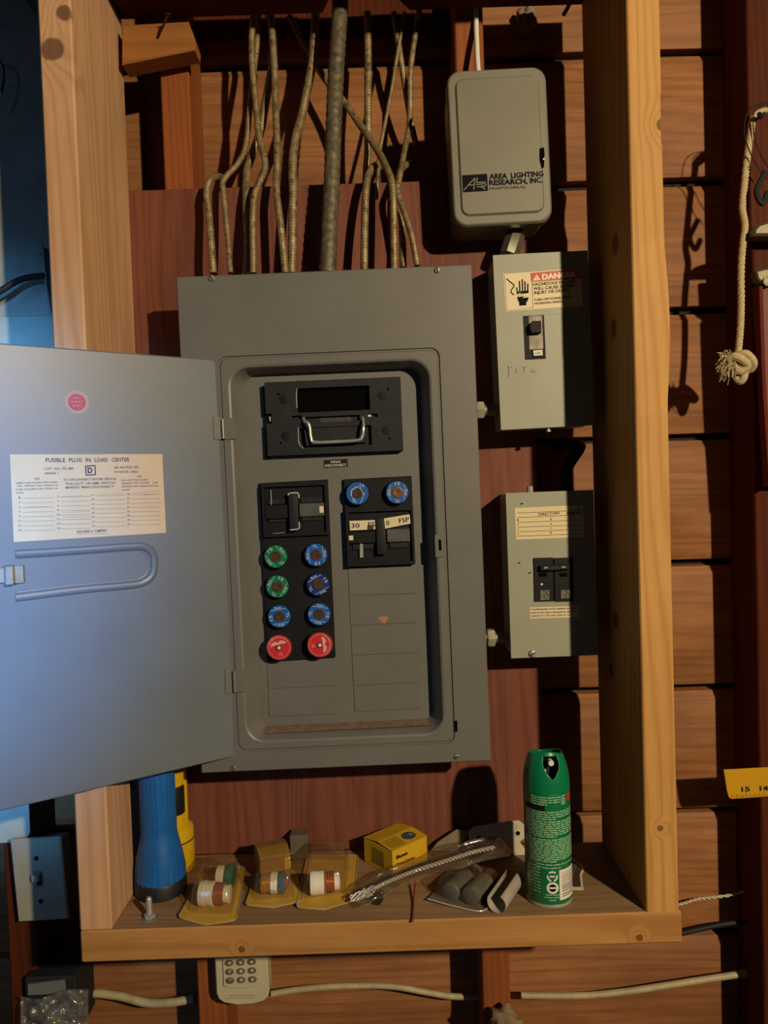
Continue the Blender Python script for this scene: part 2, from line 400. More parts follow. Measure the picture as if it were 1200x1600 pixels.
R = [ring3(rr(0, 0, W, H, .0008, n), .014), ring3(rr(0, 0, W, H, .0008, n), .0012), ring3(rr(0, 0, W-.0024, H-.0024, .0008, n), 0),
     ring3(rr(cx, cz, bw+.002, bh+.002, .012, n), 0), ring3(rr(cx, cz, bw, bh, .011, n), .0025), ring3(rr(cx, cz, bw-.003, bh-.003, .010, n), .0025), ring3(rr(cx, cz, bw-.006, bh-.006, .010, n), .0004),
     ring3(rr(ox, oz, ow+.008, oh+.008, .026, n), .0004), ring3(rr(ox, oz, ow+.003, oh+.003, .024, n), .0016), ring3(rr(ox, oz, ow, oh, .022, n), .0045),
     ring3(rr((ox+fx)/2, (oz+fz)/2, (ow+fw)/2+.001, (oh+fh)/2+.001, .02, n), DEP*.6), ring3(rr(fx, fz, fw+.003, fh+.003, .018, n), DEP-.003), ring3(rr(fx, fz, fw, fh, .016, n), DEP)]
m.loft(R, False, True); m.build('cover', GREY, pan, 22)
bx0 = -W/2+.012; m = MB(); m.box(-W/2+.010, W/2-.010, DEP+.0025, D-YP-.0004, -H/2+.010, H/2-.010, .001); m.build('enclosure', M['grey_plain'], pan)
YD = DEP
# rust dust on the sill of the recess
M['dust'] = pbr('rusty_dust', '7a6252', .9, 0, .3, 120)
a0 = f.pix(412, 1136, YD-.002); a1 = f.pix(668, 1124, YD-.002); b0 = f.pix(406, 1149, YD*.45); b1 = f.pix(672, 1136, YD*.45)
m = MB(); N = 16
rows = [[(a0*(1-i/N)+a1*(i/N)) for i in range(N+1)], [(b0*(1-i/N)+b1*(i/N)) for i in range(N+1)]]
m.loft([[q+Vector((0, 0, .0012)) for q in rows[0]], [q+Vector((0, 0, .0022)) for q in rows[1]]], False, False, False)
m.build('rust_dust', M['dust'], pan)
# screws of the cover
for (u, v) in ((331, 435), (683, 422), (365, 1200), (714, 1182)):
    q = f.pix(u, v, 0); screw(pan, q, .0042, M['dullsteel'], name='cover_screw', a=random.random()*3)
# right latch keeper
q = [f.pix(u, v, 0) for u, v in ((679, 836), (693, 870))]
m = MB(); m.box(q[0].x, q[1].x, -.001, .0, q[1].z, q[0].z, .0003); lk = m.build('latch_keeper', M['grey_plain'], pan)
q = [f.pix(u, v, -.0012) for u, v in ((685, 843), (690, 860))]
m = MB(); m.box(q[0].x, q[1].x, -.0012, -.0009, q[1].z, q[0].z); m.build('latch_slot', M['black'], lk)
q = [f.pix(u, v, 0) for u, v in ((710, 1126), (715, 1143))]
m = MB(); m.box(q[0].x, q[1].x, -.0006, 0, q[1].z, q[0].z, .0002); m.build('cover_slot', M['black'], pan)
# knockout plates, each its own blank
def blank(c4, t=.0012):
    pts = pp(f, c4, YD-t)
    c = Vector((sum(p[0] for p in pts)/4, sum(p[1] for p in pts)/4))
    pts = [(c.x+(p[0]-c.x)*.985, c.y+(p[1]-c.y)*.965) for p in pts]
    mm = MB(); mm.prism(pts, YD-t, YD+.001, .0005); return mm.build('knockout_blank', GREY, pan)
xs = lambda v: (545+(v-931)*.046, 650.5+(v-931)*.046)
vs_ = [(886, 883), (931, 928), (978, 974), (1025, 1020), (1072, 1067), (1113, 1108)]
for (l0, r0), (l1, r1) in zip(vs_, vs_[1:]):
    blank([(xs(l0)[0], l0), (xs(r0)[1], r0), (xs(r1)[1], r1), (xs(l1)[0], l1)])
for l0, l1 in ((1033, 1077), (1077, 1121)):
    g = lambda v: (416+(v-1033)*.046, 525+(v-1033)*.046)
    blank([(g(l0)[0], l0), (g(l0)[1], l0-6), (g(l1)[1], l1-5), (g(l1)[0], l1)])
# chipped paint
M['chip'] = pbr('primer_chip', 'b08468', .8)
m = MB(); m.ngon([f.pix(u, v, YD-.0016) for u, v in ((590, 965), (600, 962), (608, 964), (601, 975), (596, 972))]); m.build('paint_chip', M['chip'], pan)
# ---- main disconnect pull-out
pd = f.pix(522, 650, YD); fd = Fr(f.M() @ pd, f.ex, f.ez)
md = thing('main_disconnect_pullout', 'wide black main disconnect pull-out block with wire bail handle', 'fuse pullout', fd)
PR = .013
q = [fd.pix(u, v, -PR) for u, v in ((416, 597), (626, 589), (630, 704), (420, 712))]
cxx = sum(p.x for p in q)/4; czz = sum(p.z for p in q)/4; ww = ((q[1].x-q[0].x)+(q[2].x-q[3].x))/2; hh = ((q[0].z-q[3].z)+(q[1].z-q[2].z))/2
def hollow_block(mb, cx, cz, w_, h, y0, y1, holes):
    """slab y0(front)..y1 with rectangular wells (x0,x1,z0,z1,depth,r)"""
    xs_ = sorted({cx-w_/2, cx+w_/2} | {hh_[i] for hh_ in holes for i in (0, 1)}); zs_ = sorted({cz-h/2, cz+h/2} | {hh_[i] for hh_ in holes for i in (2, 3)})
    def dep(x, z):
        for hx0, hx1, hz0, hz1, d in holes:
            if hx0 < x < hx1 and hz0 < z < hz1: return d
        return 0
    g = [[y0+dep((xs_[i]+xs_[i+1])/2, (zs_[j]+zs_[j+1])/2) for j in range(len(zs_)-1)] for i in range(len(xs_)-1)]
    for i in range(len(xs_)-1):
        for j in range(len(zs_)-1):
            y = g[i][j]; a, b, c, d = xs_[i], xs_[i+1], zs_[j], zs_[j+1]
            mb.add([(a, y, c), (b, y, c), (b, y, d), (a, y, d)], [(0, 1, 2, 3)])
            if i+1 < len(xs_)-1 and g[i+1][j] != y: mb.add([(b, y, c), (b, y, d), (b, g[i+1][j], d), (b, g[i+1][j], c)], [(0, 1, 2, 3)])
            if j+1 < len(zs_)-1 and g[i][j+1] != y: mb.add([(a, y, d), (b, y, d), (b, g[i][j+1], d), (a, g[i][j+1], d)], [(0, 1, 2, 3)])
    x0, x1, z0, z1 = cx-w_/2, cx+w_/2, cz-h/2, cz+h/2
    mb.add([(x0, y0, z0), (x1, y0, z0), (x1, y0, z1), (x0, y0, z1), (x0, y1, z0), (x1, y1, z0), (x1, y1, z1), (x0, y1, z1)], [(0, 1, 5, 4), (1, 2, 6, 5), (2, 3, 7, 6), (3, 0, 4, 7)])
def hole(fr_, u0, v0, u1, v1, d, y):
    a = fr_.pix(u0, v1, y); b = fr_.pix(u1, v0, y); return (a.x, b.x, a.z, b.z, d)
m = MB(); hollow_block(m, cxx, czz, ww, hh, -PR, -.0002, [hole(fd, 465, 602, 577, 645, .010, -PR), hole(fd, 474, 648.0, 562, 661, .006, -PR), hole(fd, 468, 664, 580, 700, .007, -PR), hole(fd, 456, 649, 471, 656, .006, -PR), hole(fd, 575, 646, 590, 652, .006, -PR), hole(fd, 416, 646, 424, 662, .008, -PR)])
blk = m.build('block', M['bakelite2'], md, 30)
m = MB(); m.add([fd.pix(u, v, -PR+.0095) for u, v in ((465.5, 602.5), (576.5, 602.5), (576.5, 644.5), (465.5, 644.5))], [(0, 1, 2, 3)]); m.build('cavity_shade', M['black'], blk)  # black sheet paints the shade inside the upper recess
m = MB(); q0 = fd.pix(410, 606, -.004); q1 = fd.pix(418, 650, -.004); m.box(q0.x, q1.x, -.004, -.0002, q1.z, q0.z, .0005); m.build('side_flange', M['bakelite'], md); m = MB()
q0 = fd.pix(413, 670, -.004); q1 = fd.pix(421, 717, -.004); m.box(q0.x, q1.x, -.004, -.0002, q1.z, q0.z, .0005); m.build('side_flange', M['bakelite'], md)
for (u, v) in ((435, 616), (606, 608), (439, 692), (609, 685)):
    p = fd.pix(u, v, -PR-.0003); m = MB(); m.lathe([(.0016, 0), (.0016, -.0002)], 10, p, 'Y'); m.build('rivet_hole', M['black'], md)
for (u, v) in ((444, 624), (598, 618), (447, 681), (604, 672)):
    p = fd.pix(u, v, -PR); m = MB(); m.lathe([(.0062, .0002), (.0062, -.00025), (.0060, -.0003)], 20, p, 'Y'); m.build('boss', M['bakelite'], md)
m = MB(); m.add([fd.pix(u, v, -PR+.0055) for u, v in ((500, 651), (548, 649), (549, 659), (500, 661))], [(0, 1, 2, 3)]); m.build('contact', pbr('contact', '4a443a', .5, .3, .3, 200), md)
m = MB(); m.prism(pp(fd, [(480, 668), (566, 664), (572, 692), (486, 696)], -PR+.003), -PR+.002, -PR+.0065, .001); m.build('grip', M['bakelite2'], md)
m = MB(); yb = -PR-.006
hp_ = [(474, 652, -PR+.004), (476, 659, yb), (481, 661, yb-.004), (484, 668, yb-.004), (486, 684, yb-.004), (492, 691, yb-.004), (528, 690, yb-.004), (558, 688, yb-.004), (566, 682, yb-.004), (568, 665, yb-.003), (566, 650, -PR+.004)]
m.tube([fd.pix(*q) for q in hp_], .0021, 10); m.build('bail_handle', M['steel'], md)
for u, v, uu, vv in ((473, 621, 464, 640), (466, 668, 476, 700)):
    pass
m = MB(); m.tube([fd.pix(464, 607, -PR-.0005), fd.pix(463, 620, -PR-.0005), fd.pix(464, 638, -PR-.0005)], .0006, 6); m.build('worn_edge', M['steel'], md); m = MB(); m.tube([fd.pix(466, 668, -PR-.0005), fd.pix(467, 692, -PR-.0005), fd.pix(475, 701, -PR-.0005)], .0006, 6); m.build('worn_edge', M['steel'], md)
for u0, v0, u1, v1 in ((421, 651, 424, 658), (575, 647, 580, 651)):
    m = MB(); a = fd.pix(u0, v0, -PR+.003); b = fd.pix(u1, v1, -PR+.003); m.box(a.x, b.x, -PR+.003, -PR+.006, b.z, a.z); m.build('blade_tip', M['white'], md)
# label plate
m = MB(); pts = pp(f, [(506, 719), (543, 717), (543.5, 729), (506.5, 731)], YD-.0008); m.prism(pts, YD-.0008, YD+.0005, .0002); lp = m.build('name_plate', M['bakelite'], pan)
m = MB(); ptext(m, f, 'MAIN', 517, 723.6, 532, 722.9, 3.6, YD-.0011, .02); ptext(m, f, 'DISCONNECT', 508, 729.3, 541.5, 727.8, 3.6, YD-.0011, .02); m.build('lettering', M['cream'], lp)
# ---- fuse blocks
def fuse_block(c4, name):
    m = MB(); m.prism(pp(f, c4, YD-.006), YD-.006, YD+.001, .0008); return m.build(name, M['bakelite'], pan)
fuse_block([(405, 755), (512, 749), (524, 1027), (417, 1034)], 'fuse_block')
fuse_block([(536.5, 749), (643, 743.5), (649, 881), (543, 886)], 'fuse_block')
YB = YD-.006
def holder(label, c4, hv, hl, hr, tagq):
    q = [f.pix(u, v, YB) for u, v in c4]; c = (q[0]+q[1]+q[2]+q[3])/4
    g = Fr(f.M() @ c, f.ex, f.ez); t = thing('fuse_pullout', label, 'fuse pullout', g)
    P = [g.pix(u, v, 0) for u, v in c4]
    x0 = (P[0].x+P[3].x)/2; x1 = (P[1].x+P[2].x)/2; z1 = (P[0].z+P[1].z)/2; z0 = (P[2].z+P[3].z)/2
    m = MB(); hollow_block(m, (x0+x1)/2, (z0+z1)/2, x1-x0, z1-z0, -.006, -.0002, [(x0+.0035, x1-.003, z0+.004, z1-.0035, .0055)]); m.build('frame', M['bakelite'], t, 30)
    a = g.pix(*hv[0], -.009); b = g.pix(*hv[1], -.009); m = MB(); m.box(a.x, b.x, -.010, -.0005, b.z, a.z, .0012, 2); m.build('grip', M['bakelite2'], t)
    for hh_, mt in ((hl, 'bakelite'), (hr, 'worn_grey')):
        a = g.pix(*hh_[0], -.006); b = g.pix(*hh_[1], -.006); m = MB(); m.box(a.x, b.x, -.0065, -.0008, b.z, a.z, .0008); m.build('cross_bar', M[mt], t)
    a = g.pix(*tagq[0], -.0068); b = g.pix(*tagq[1], -.0068); m = MB(); m.box(a.x, b.x, -.0069, -.0065, b.z, a.z); m.build('marker', M['cream'], t)
    # angled contact clips either side of the grip
    ga = g.pix(*hv[0], 0); gb = g.pix(*hv[1], 0)
    for sx in (-1, 1):
        for sz in (-1, 1):
            xa = ga.x-.004 if sx < 0 else gb.x+.004; xb = x0+.007 if sx < 0 else x1-.007; za = (z0+z1)/2+sz*.008; zb_ = (z0+z1)/2+sz*.0155
            m = MB(); m.box(min(xa, xb), max(xa, xb), -.0030, -.0008, min(za, zb_), max(za, zb_), .0008); m.build('cavity_block', M['bakelite2'], t)
    return t, g
h1, g1 = holder('black pull-out fuse holder above the coloured plug fuses', [(409, 758), (511, 753), (514, 835), (413, 839)], ((450, 770), (467, 828)), ((414, 790), (450, 810)), ((467, 787), (507, 806)), ((499, 791), (506, 801)))
for p in ([(450, 774), (452, 771), (464, 770), (467, 774), (467, 778)], [(467, 816), (468, 824), (464, 827), (453, 828)]): m = MB(); m.tube([g1.pix(u, v, -.0103) for u, v in p], .0007, 6, sub=3); m.build('worn_edge', M['white'], h1)
m = MB(); m.tube([g1.pix(423, 766, -.004), g1.pix(424, 789, -.004)], .0006, 6); m.build('clip', M['steel'], h1); m = MB(); m.tube([g1.pix(426, 834, -.004), g1.pix(445, 832, -.004)], .0006, 6); m.build('clip', M['steel'], h1)
h2, g2 = holder('black pull-out fuse holder with torn paper labels reading 30 and FSP', [(540, 798), (645, 791), (649, 880), (544, 885)], ((587, 810), (604, 866)), ((546, 831), (588, 848)), ((604, 827), (641, 846)), ((545, 837), (552, 844)))
m = MB(); m.prism(pp(g2, [(546, 814), (586, 812.5), (586.5, 827), (547, 829)], -.007), -.0072, -.0068, 0); l1 = m.build('paper_label', M['cream'], h2)
m = MB(); ptext(m, g2, '30', 549, 825, 562, 824.5, 7.5, -.0075, .01); ptext(m, g2, 'FS', 575.5, 823, 586, 822.5, 7.5, -.0075, .01); m.build('lettering', M['ink'], l1)
m = MB(); m.ngon([g2.pix(u, v, -.0074) for u, v in ((574, 821), (583, 820), (584, 827.5), (574, 828))]); m.build('burn_mark', pbr('burn', '5a3428', .8), l1)
m = MB(); m.prism(pp(g2, [(600, 810), (640, 803.5), (641.5, 818), (602, 826)], -.0105), -.0106, -.0102, 0); l2 = m.build('paper_label', M['cream'], h2)
m = MB(); ptext(m, g2, '0', 604, 821, 609, 820, 7.5, -.0109, .01); ptext(m, g2, 'FSP', 624, 817.5, 640, 814.5, 7.5, -.0109, .01); m.build('lettering', M['ink'], l2)
m = MB(); m.prism(pp(g2, [(562, 849), (567, 850), (568, 871), (562, 872)], -.004), -.0045, -.003, .0004); m.build('clip', M['steel'], h2)
# ---- plug fuses
M['fgreen'] = pbr('fuse_green', '0e8058', .35, coat=.4); M['fblue'] = pbr('fuse_blue', '2068c4', .35, coat=.4); M['fnavy'] = pbr('fuse_navy', '1c3890', .35, coat=.4)
M['fred'] = pbr('fuse_red', 'dc3640', .35, coat=.4); M['mica'] = pbr('fuse_window', '5c4636', .3, .2, .4, 260, coat=.6); M['copperw'] = pbr('fuse_copper', 'a06a40', .35, .6, .4, 260)
M['brass'] = pbr('brass', 'b08c58', .35, 1, .2, 100)
def plug_fuse(label, u, v, rp, mat, rot, kind='tl', win='mica'):
    c = f.pix(u, v, YB-.010); g = Fr(f.M() @ Vector((c.x, YB, c.z)), f.ex, f.ez)
    t = thing('plug_fuse', label, 'fuse', g, 'plug fuses in the load center'); r = g.px(rp)*.985
    hgt = .010 if kind != 'red' else .015
    m = MB(); m.lathe([(r*.9, 0), (r*.93, -hgt*.6), (r, -hgt*.75), (r, -hgt+.0008), (r*.96, -hgt)], 36, (0, 0, 0), 'Y'); m.build('rim', M['bakelite'] if kind != 'red' else M['brass'], t)
    y = -hgt-.0003
    m = MB(); m.lathe([(r*.95, y+.0002), (r*.93, y-.0003)], 36, (0, 0, 0), 'Y'); face = m.build('face', mat, t)
    y -= .0006; ca, sa = math.cos(rot), math.sin(rot)
    R_ = lambda x, z: (x*ca-z*sa, x*sa+z*ca)
    if kind in ('tl', 'hex'):
        nn = 24 if kind == 'tl' else 6
        m = MB(); m.lathe([(r*.47, y+.0006), (r*.46, y-.0004), (r*.40, y-.0006), (r*.2, y)], nn, (0, 0, 0), 'Y'); m.build('window', M[win], t, 60)
    pr_ = MB()
    def tx(s, x0, x1, z, h, flip=False):
        A, B = (x0, z), (x1, z)
        if flip: A, B = (x1, z), (x0, z)
        text(pr_, s, R_(*A), R_(*B), h, y, .015)
    def seg(x0, z0, x1, z1, wd):
        d = Vector((x1-x0, z1-z0)).normalized(); n_ = Vector((-d.y, d.x))*wd/2
        pr_.ngon([(*R_(x, z)[:1], y, R_(x, z)[1]) for x, z in ((x0-n_.x, z0-n_.y), (x1-n_.x, z1-n_.y), (x1+n_.x, z1+n_.y), (x0+n_.x, z0+n_.y))])
    if kind == 'tl':
        tx('15', -r*.22, r*.22, r*.60, r*.26); tx('TL', -r*.22, r*.22, -r*.60, r*.26, True)
        for sx in (-1, 1): seg(sx*r*.60, -r*.66, sx*r*.60, r*.66, r*.035)
        for sx in (-1, 1):
            A, B = ((-sx*0, 0), (0, 0)); A = R_(sx*r*.68, -sx*r*.26*-1); B = R_(sx*r*.68, sx*r*.26*-1)
            text(pr_, 'Buss', A, B, r*.17, y, .02)
    elif kind == 'hex':
        hx = [(r*.56*math.cos(math.radians(a)), r*.56*math.sin(math.radians(a))) for a in (200, 150, 95, 60)]
        for a, b in zip(hx, hx[1:]): seg(*a, *b, r*.08)
        seg(.15*r, .55*r, .52*r, -.15*r, r*.08); seg(.62*r, .05*r, .2*r, -.85*r, r*.04); seg(-.5*r, -.35*r, -.2*r, -.55*r, r*.05)
        text(pr_, 'TL', R_(-.5*r, -.72*r), R_(-.1*r, -.78*r), r*.2, y, .02); text(pr_, '15', R_(.2*r, .62*r), R_(.55*r, .5*r), r*.2, y, .02)
    else:
        for k in range(11):   # curved line of small letters stands as MINI BREAKER
            a = math.radians(155-k*13); ch = 'MINI BREAKER'[k if k < 4 else k+1]
            if ch == ' ': continue
            px_, pz_ = r*.74*math.cos(a), r*.74*math.sin(a); tx_, tz_ = math.sin(a)*r*.055, -math.cos(a)*r*.055
            text(pr_, ch, R_(px_-tx_, pz_-tz_), R_(px_+tx_, pz_+tz_), r*.14, y, .02)
        wing = [(-.62, .18), (-.5, .42), (-.2, .52), (0, .36), (.2, .52), (.5, .42), (.62, .18), (.2, .26), (0, .2), (-.2, .26)]
        wp = MB(); wp.ngon([(R_(a*r, b*r)[0], y+.0001, R_(a*r, b*r)[1]) for a, b in wing]); wp.build('wing_mark', M['fpale'], face)
        text(pr_, '15', R_(-.12*r, -.62*r), R_(.12*r, -.62*r), r*.22, y, .02)
        m = MB(); m.lathe([(r*.2, y+.0004), (r*.2, y-.0006), (r*.17, y-.001)], 18, (0, 0, 0), 'Y'); m.build('button_collar', M['bakelite'], t)
        m = MB(); m.lathe([(r*.14, y), (r*.14, y-.0022), (r*.11, y-.003)], 18, (0, 0, 0), 'Y'); m.build('reset_button', M['white'], t)
        m = MB(); N = 40; r0, r1 = r*.80, r*.82
        m.loft([[(r0*math.cos(2*math.pi*i/N), y, r0*math.sin(2*math.pi*i/N)) for i in range(N)], [(r1*math.cos(2*math.pi*i/N), y, r1*math.sin(2*math.pi*i/N)) for i in range(N)]], False, False); m.build('ring_print', M['fpale'], face)
    pr_.build('lettering', M['fprint'] if kind != 'red' else M['fpale'], face)
    return t
M['fprint'] = pbr('fuse_print', 'c8d4d8', .5); M['fpale'] = pbr('fuse_print_pink', 'e8b8b0', .5)
RD = math.radians
plug_fuse('green plug fuse just below the pull-out holder, beside a blue fuse', 431, 869.5, 18.8, M['fgreen'], RD(40))
plug_fuse('blue plug fuse just below the pull-out holder, beside a green fuse', 494, 867, 18.6, M['fblue'], RD(185))
plug_fuse('green plug fuse in the row with the navy fuse', 433.6, 916.3, 18.6, M['fgreen'], RD(-28))
plug_fuse('dark navy plug fuse between two blue fuses', 497.3, 913.3, 18.6, M['fnavy'], RD(-62))
plug_fuse('blue plug fuse below the green fuses and above a red fuse', 436.6, 963.2, 18.6, M['fblue'], RD(98))
plug_fuse('blue plug fuse below the navy fuse and above a red fuse', 498.6, 959.6, 18.6, M['fblue'], RD(-100))
plug_fuse('red resettable plug fuse with its pale wing mark upright', 437, 1010.5, 20.5, M['fred'], RD(12), 'red')
plug_fuse('red resettable plug fuse with its pale wing mark turned sideways', 500.3, 1006.3, 20.5, M['fred'], RD(-85), 'red')
plug_fuse('blue plug fuse with a white hexagon outline around its window', 558.6, 770.8, 18.6, M['fblue'], 0, 'hex')
plug_fuse('blue plug fuse with a copper window beside the hexagon-marked fuse', 620.8, 769.2, 18.6, M['fblue'], RD(-3), 'tl', 'copperw')
# ---- hinges
for (c4) in ([(334, 654), (367, 653), (368.5, 686), (336, 687)], [(352, 1047), (382, 1046), (384, 1081), (354, 1082)]):
    q = [f.pix(u, v, -.001) for u, v in c4]
    m = MB(); xm = q[0].x+.0125
    m.box(xm, q[1].x, -.0014, .0, q[2].z, q[1].z, .0003); hg = m.build('hinge', M['grey_plain'], pan)
    m = MB(); m.tube([(xm-.001, -.003, q[2].z+.001), (xm-.001, -.003, q[1].z-.001)], .0022, 10, smooth=False); m.build('hinge_knuckle', M['dullsteel'], hg)
# ---- the open door
def door_frame(a):
    hpt = at(347, 868, YP-.003)
    return Fr(hpt, (math.cos(a), math.sin(a), 0), (-math.sin(ROL)*0, 0, 1))
best = None
for k in range(200):
    a = RD(20+k*.2); g = door_frame(a)
    q = [g.pix(*p) for p in ((0, 536), (337, 562), (370, 1181), (0, 1268))]
    e = abs((q[0].z-q[3].z)-(q[1].z-q[2].z))
    if best is None or e < best[0]: best = (e, a, g, q)
_, ADOOR, fdr, q = best
DW = .292
tilt = math.atan2((q[1].z-q[0].z)+(q[2].z-q[3].z), 2*(q[1].x-q[0].x))
fdr = Fr(fdr.o, fdr.ex*math.cos(tilt)+Vector((0, 0, 1))*math.sin(tilt), Vector((0, 0, 1)))
q = [fdr.pix(*p) for p in ((0, 536), (337, 562), (370, 1181), (0, 1268))]
zt_, zb_ = (q[0].z+q[1].z)/2, (q[2].z+q[3].z)/2; xr_ = (q[1].x+q[2].x)/2; xl_ = xr_-DW
lean = (q[2].x-q[1].x)/(q[1].z-q[2].z)
M['door'] = pbr('door_enamel', '6f767c', .40, 0, .06, 12, speck=('5a6066', 120, .72, .4), spec=.45)
cxm, czm, DH = (xl_+xr_)/2, (zt_+zb_)/2, zt_-zb_
m = MB(); NN = 6
def shear(r3): return [(x-(z-czm)*lean, y, z) for x, y, z in r3]
m.loft([shear(ring3(rr(cxm, czm, DW, DH, .006, NN), .010)), shear(ring3(rr(cxm, czm, DW, DH, .006, NN), .0012)), shear(ring3(rr(cxm, czm, DW-.003, DH-.003, .005, NN), 0))])
door = m.build('panel_door', M['door'], pan, xf=FP.M().inverted() @ fdr.M()); door['label'] = 'open grey steel door with a paper circuit chart'
# hinge leaf on the door
for v0, v1, u in ((652, 687, 333), (1046, 1083, 351)):
    a = fdr.pix(u, v0, -.001); b = fdr.pix(u+14, v1, -.001); m = MB(); m.box(a.x, b.x, -.0016, 0, b.z, a.z, .0004); m.build('hinge_leaf', M['grey_plain'], door)
# embossed stiffening rib: a raised U
def rib(pts, w_, name='stiffening_rib'):
    m = MB(); P = [fdr.pix(u, v, 0) for u, v in pts]; m.tube([Vector((p.x, .0012, p.z)) for p in P], w_, 10, flat=1.0, sub=5); return m.build(name, M['door'], door)
rib([(24, 866), (120, 860), (205, 854), (226, 855), (238, 864), (241, 880), (238, 898), (226, 909), (205, 914), (120, 922), (24, 934)], fdr.px(6))
rib([(28, 872), (120, 866), (205, 860), (222, 862), (231, 870), (233, 881), (230, 895), (221, 903), (205, 907), (120, 915), (28, 926)], fdr.px(2.2), 'rib_step')
# latch
m = MB(); a = fdr.pix(19, 884, -.003); b = fdr.pix(38, 911, -.003); m.box(a.x, b.x, -.0035, 0, b.z, a.z, .0008)
a2 = fdr.pix(6, 886, -.006); m.box(a2.x, a.x+.001, -.008, 0, b.z-.001, a.z+.001, .0015); c_ = fdr.pix(-14, 886, -.004); m.box(c_.x, a2.x+.001, -.004, 0, b.z+.002, a.z-.001, .0008); m.build('latch', M['dullsteel'], door)
# round sticker
c = fdr.pix(120, 628.5, 0); rs = fdr.px(16.0)
m = MB(); m.lathe([(rs, 0), (rs, -.0004)], 36, c, 'Y'); st = m.build('round_sticker', pbr('sticker_cream', 'b8a48c', .6), door)
m = MB(); m.lathe([(rs*.74, -.0004), (rs*.74, -.0007)], 36, c, 'Y'); m.build('sticker_centre', pbr('sticker_pink', 'b84862', .6), door)
m = MB()
for k in range(26):
    a = k/26*2*math.pi; m.lathe([(rs*.045, 0), (rs*.045, -.0001)], 5, (c.x+rs*.87*math.cos(a), -.0006, c.z+rs*.87*math.sin(a)), 'Y')
m.build('sticker_ring_print', M['inkpale'], door)
m = MB()
for dv, hw in ((-6, 6), (0, 9), (6, 7)): dashes(m, fdr, 120-hw, 628+dv, 120+hw, 628+dv-.5, 1.6, -.0010, (3, 7))
m.build('sticker_print', pbr('sticker_print', 'd88a9a', .6), door)
# circuit chart
m = MB(); m.prism(pp(fdr, [(15.5, 710), (253.5, 709.5), (259.5, 832.5), (21.5, 847)], -.0004), -.0005, 0, 0); ch = m.build('circuit_chart', pbr('chart_paper', 'dcc09a', .75, 0, .05, 30), door)
mk = MB(); mp = MB()
C = lambda x, y: (x/4.2857, 680+y/4.2857)
def ct(s, x0, y0, x1, y1, h, bold=.01, mb=None):
    ptext(mb or mk, fdr, s, *C(x0, y0), *C(x1, y1), h/4.2857, -.0008, bold)
ct('FUSIBLE', 306, 180, 438, 179, 27, .018); ct('PLUG', 462, 179, 548, 178, 27, .018); ct('IN', 575, 178, 608, 178, 27, .018); ct('LOAD', 634, 178, 724, 177, 27, .018); ct('CENTER', 748, 177, 868, 175, 27, .018)
ct('CAT. NO. FIC-M0', 297, 232, 492, 230, 16); ct('SERIES 1', 300, 262, 392, 260, 14); ct('SEE RATING ON', 764, 224, 926, 221, 16); ct('INTERIOR LABEL', 766, 253, 926, 250, 14)
ct('ON', 230, 299, 264, 298, 15); ct('OFF', 918, 284, 950, 283, 14)
ct('TO DISCONNECT ENTIRE SERVICE', 425, 306, 778, 299, 16); ct('"PULLOUT" 100 AMP. SWITCH', 435, 333, 770, 326, 16); ct('MARKED "MAIN DISCONNECT"', 440, 358, 768, 351, 16)
for s, x0, y0, x1, y1 in (('INSERT FUSE HOLDER WITH WORD', 106, 326, 384, 319), ('ON', 114, 346, 148, 345), ('READING THRU WINDOW IN', 166, 344, 387, 340), ('FUSE HOLDER PUSH TIGHT IN', 106, 369, 387, 361), ('PLACE.', 110, 391, 160, 389),
                          ('PULL OUT FUSE HOLDER', 814, 307, 990, 303), ('REINSERT WITH WORD', 816, 328, 1000, 323), ('"OFF"', 1022, 324, 1060, 323), ('READING THRU WINDOW IN FUSE', 816, 349, 1060, 344), ('HOLDER.', 818, 372, 872, 370)): ct(s, x0, y0, x1, y1, 11, .006)
for col, (x, ya, yb_, n0, xe) in enumerate(((130, 424, 641, 1, 360), (388, 416, 628, 2, 604), (622, 407, 614, 17, 840), (858, 400, 602, 18, 1070))):
    for k in range(8):
        y = ya+(yb_-ya)*k/7; xx = x+k*.6; nmb = str(n0+2*k); wd = 10*len(nmb)
        ct(nmb, xx-wd/2, y, xx+wd/2, y, 12, .01)
        pline(mp, fdr, *C(xx+18, y-1), *C(xe+k*.8, y-6), .55, -.0007)
ct('SQUARE', 515, 655, 602, 651, 18, .015); ct('COMPANY', 632, 650, 716, 646, 18, .015)
pline(mp, fdr, *C(515, 666), *C(720, 656), .5, -.0007)
for x0, y0, x1, y1 in ((420, 412, 560, 405), (170, 482, 330, 478), (420, 520, 600, 510), (420, 552, 600, 545), (650, 394, 820, 388), (890, 388, 1080, 372), (960, 400, 1050, 396)): dashes(mp, fdr, *C(x0, y0), *C(x1, y1), .5, -.0007, (1.5, 6))
# D in a square
for a in ((573, 207, 636, 203), (636, 203, 640, 264), (640, 264, 577, 268), (577, 268, 573, 207)): pline(mk, fdr, *C(a[0], a[1]), *C(a[2], a[3]), 1.6, -.0008)
ct('D', 588, 254, 622, 252, 38, .05); ct('D', 610, 652, 624, 651, 16, .02)
mk.build('chart_lettering', M['inkblue'], door); mp.build('chart_ruled_line', M['inkpale'], door)

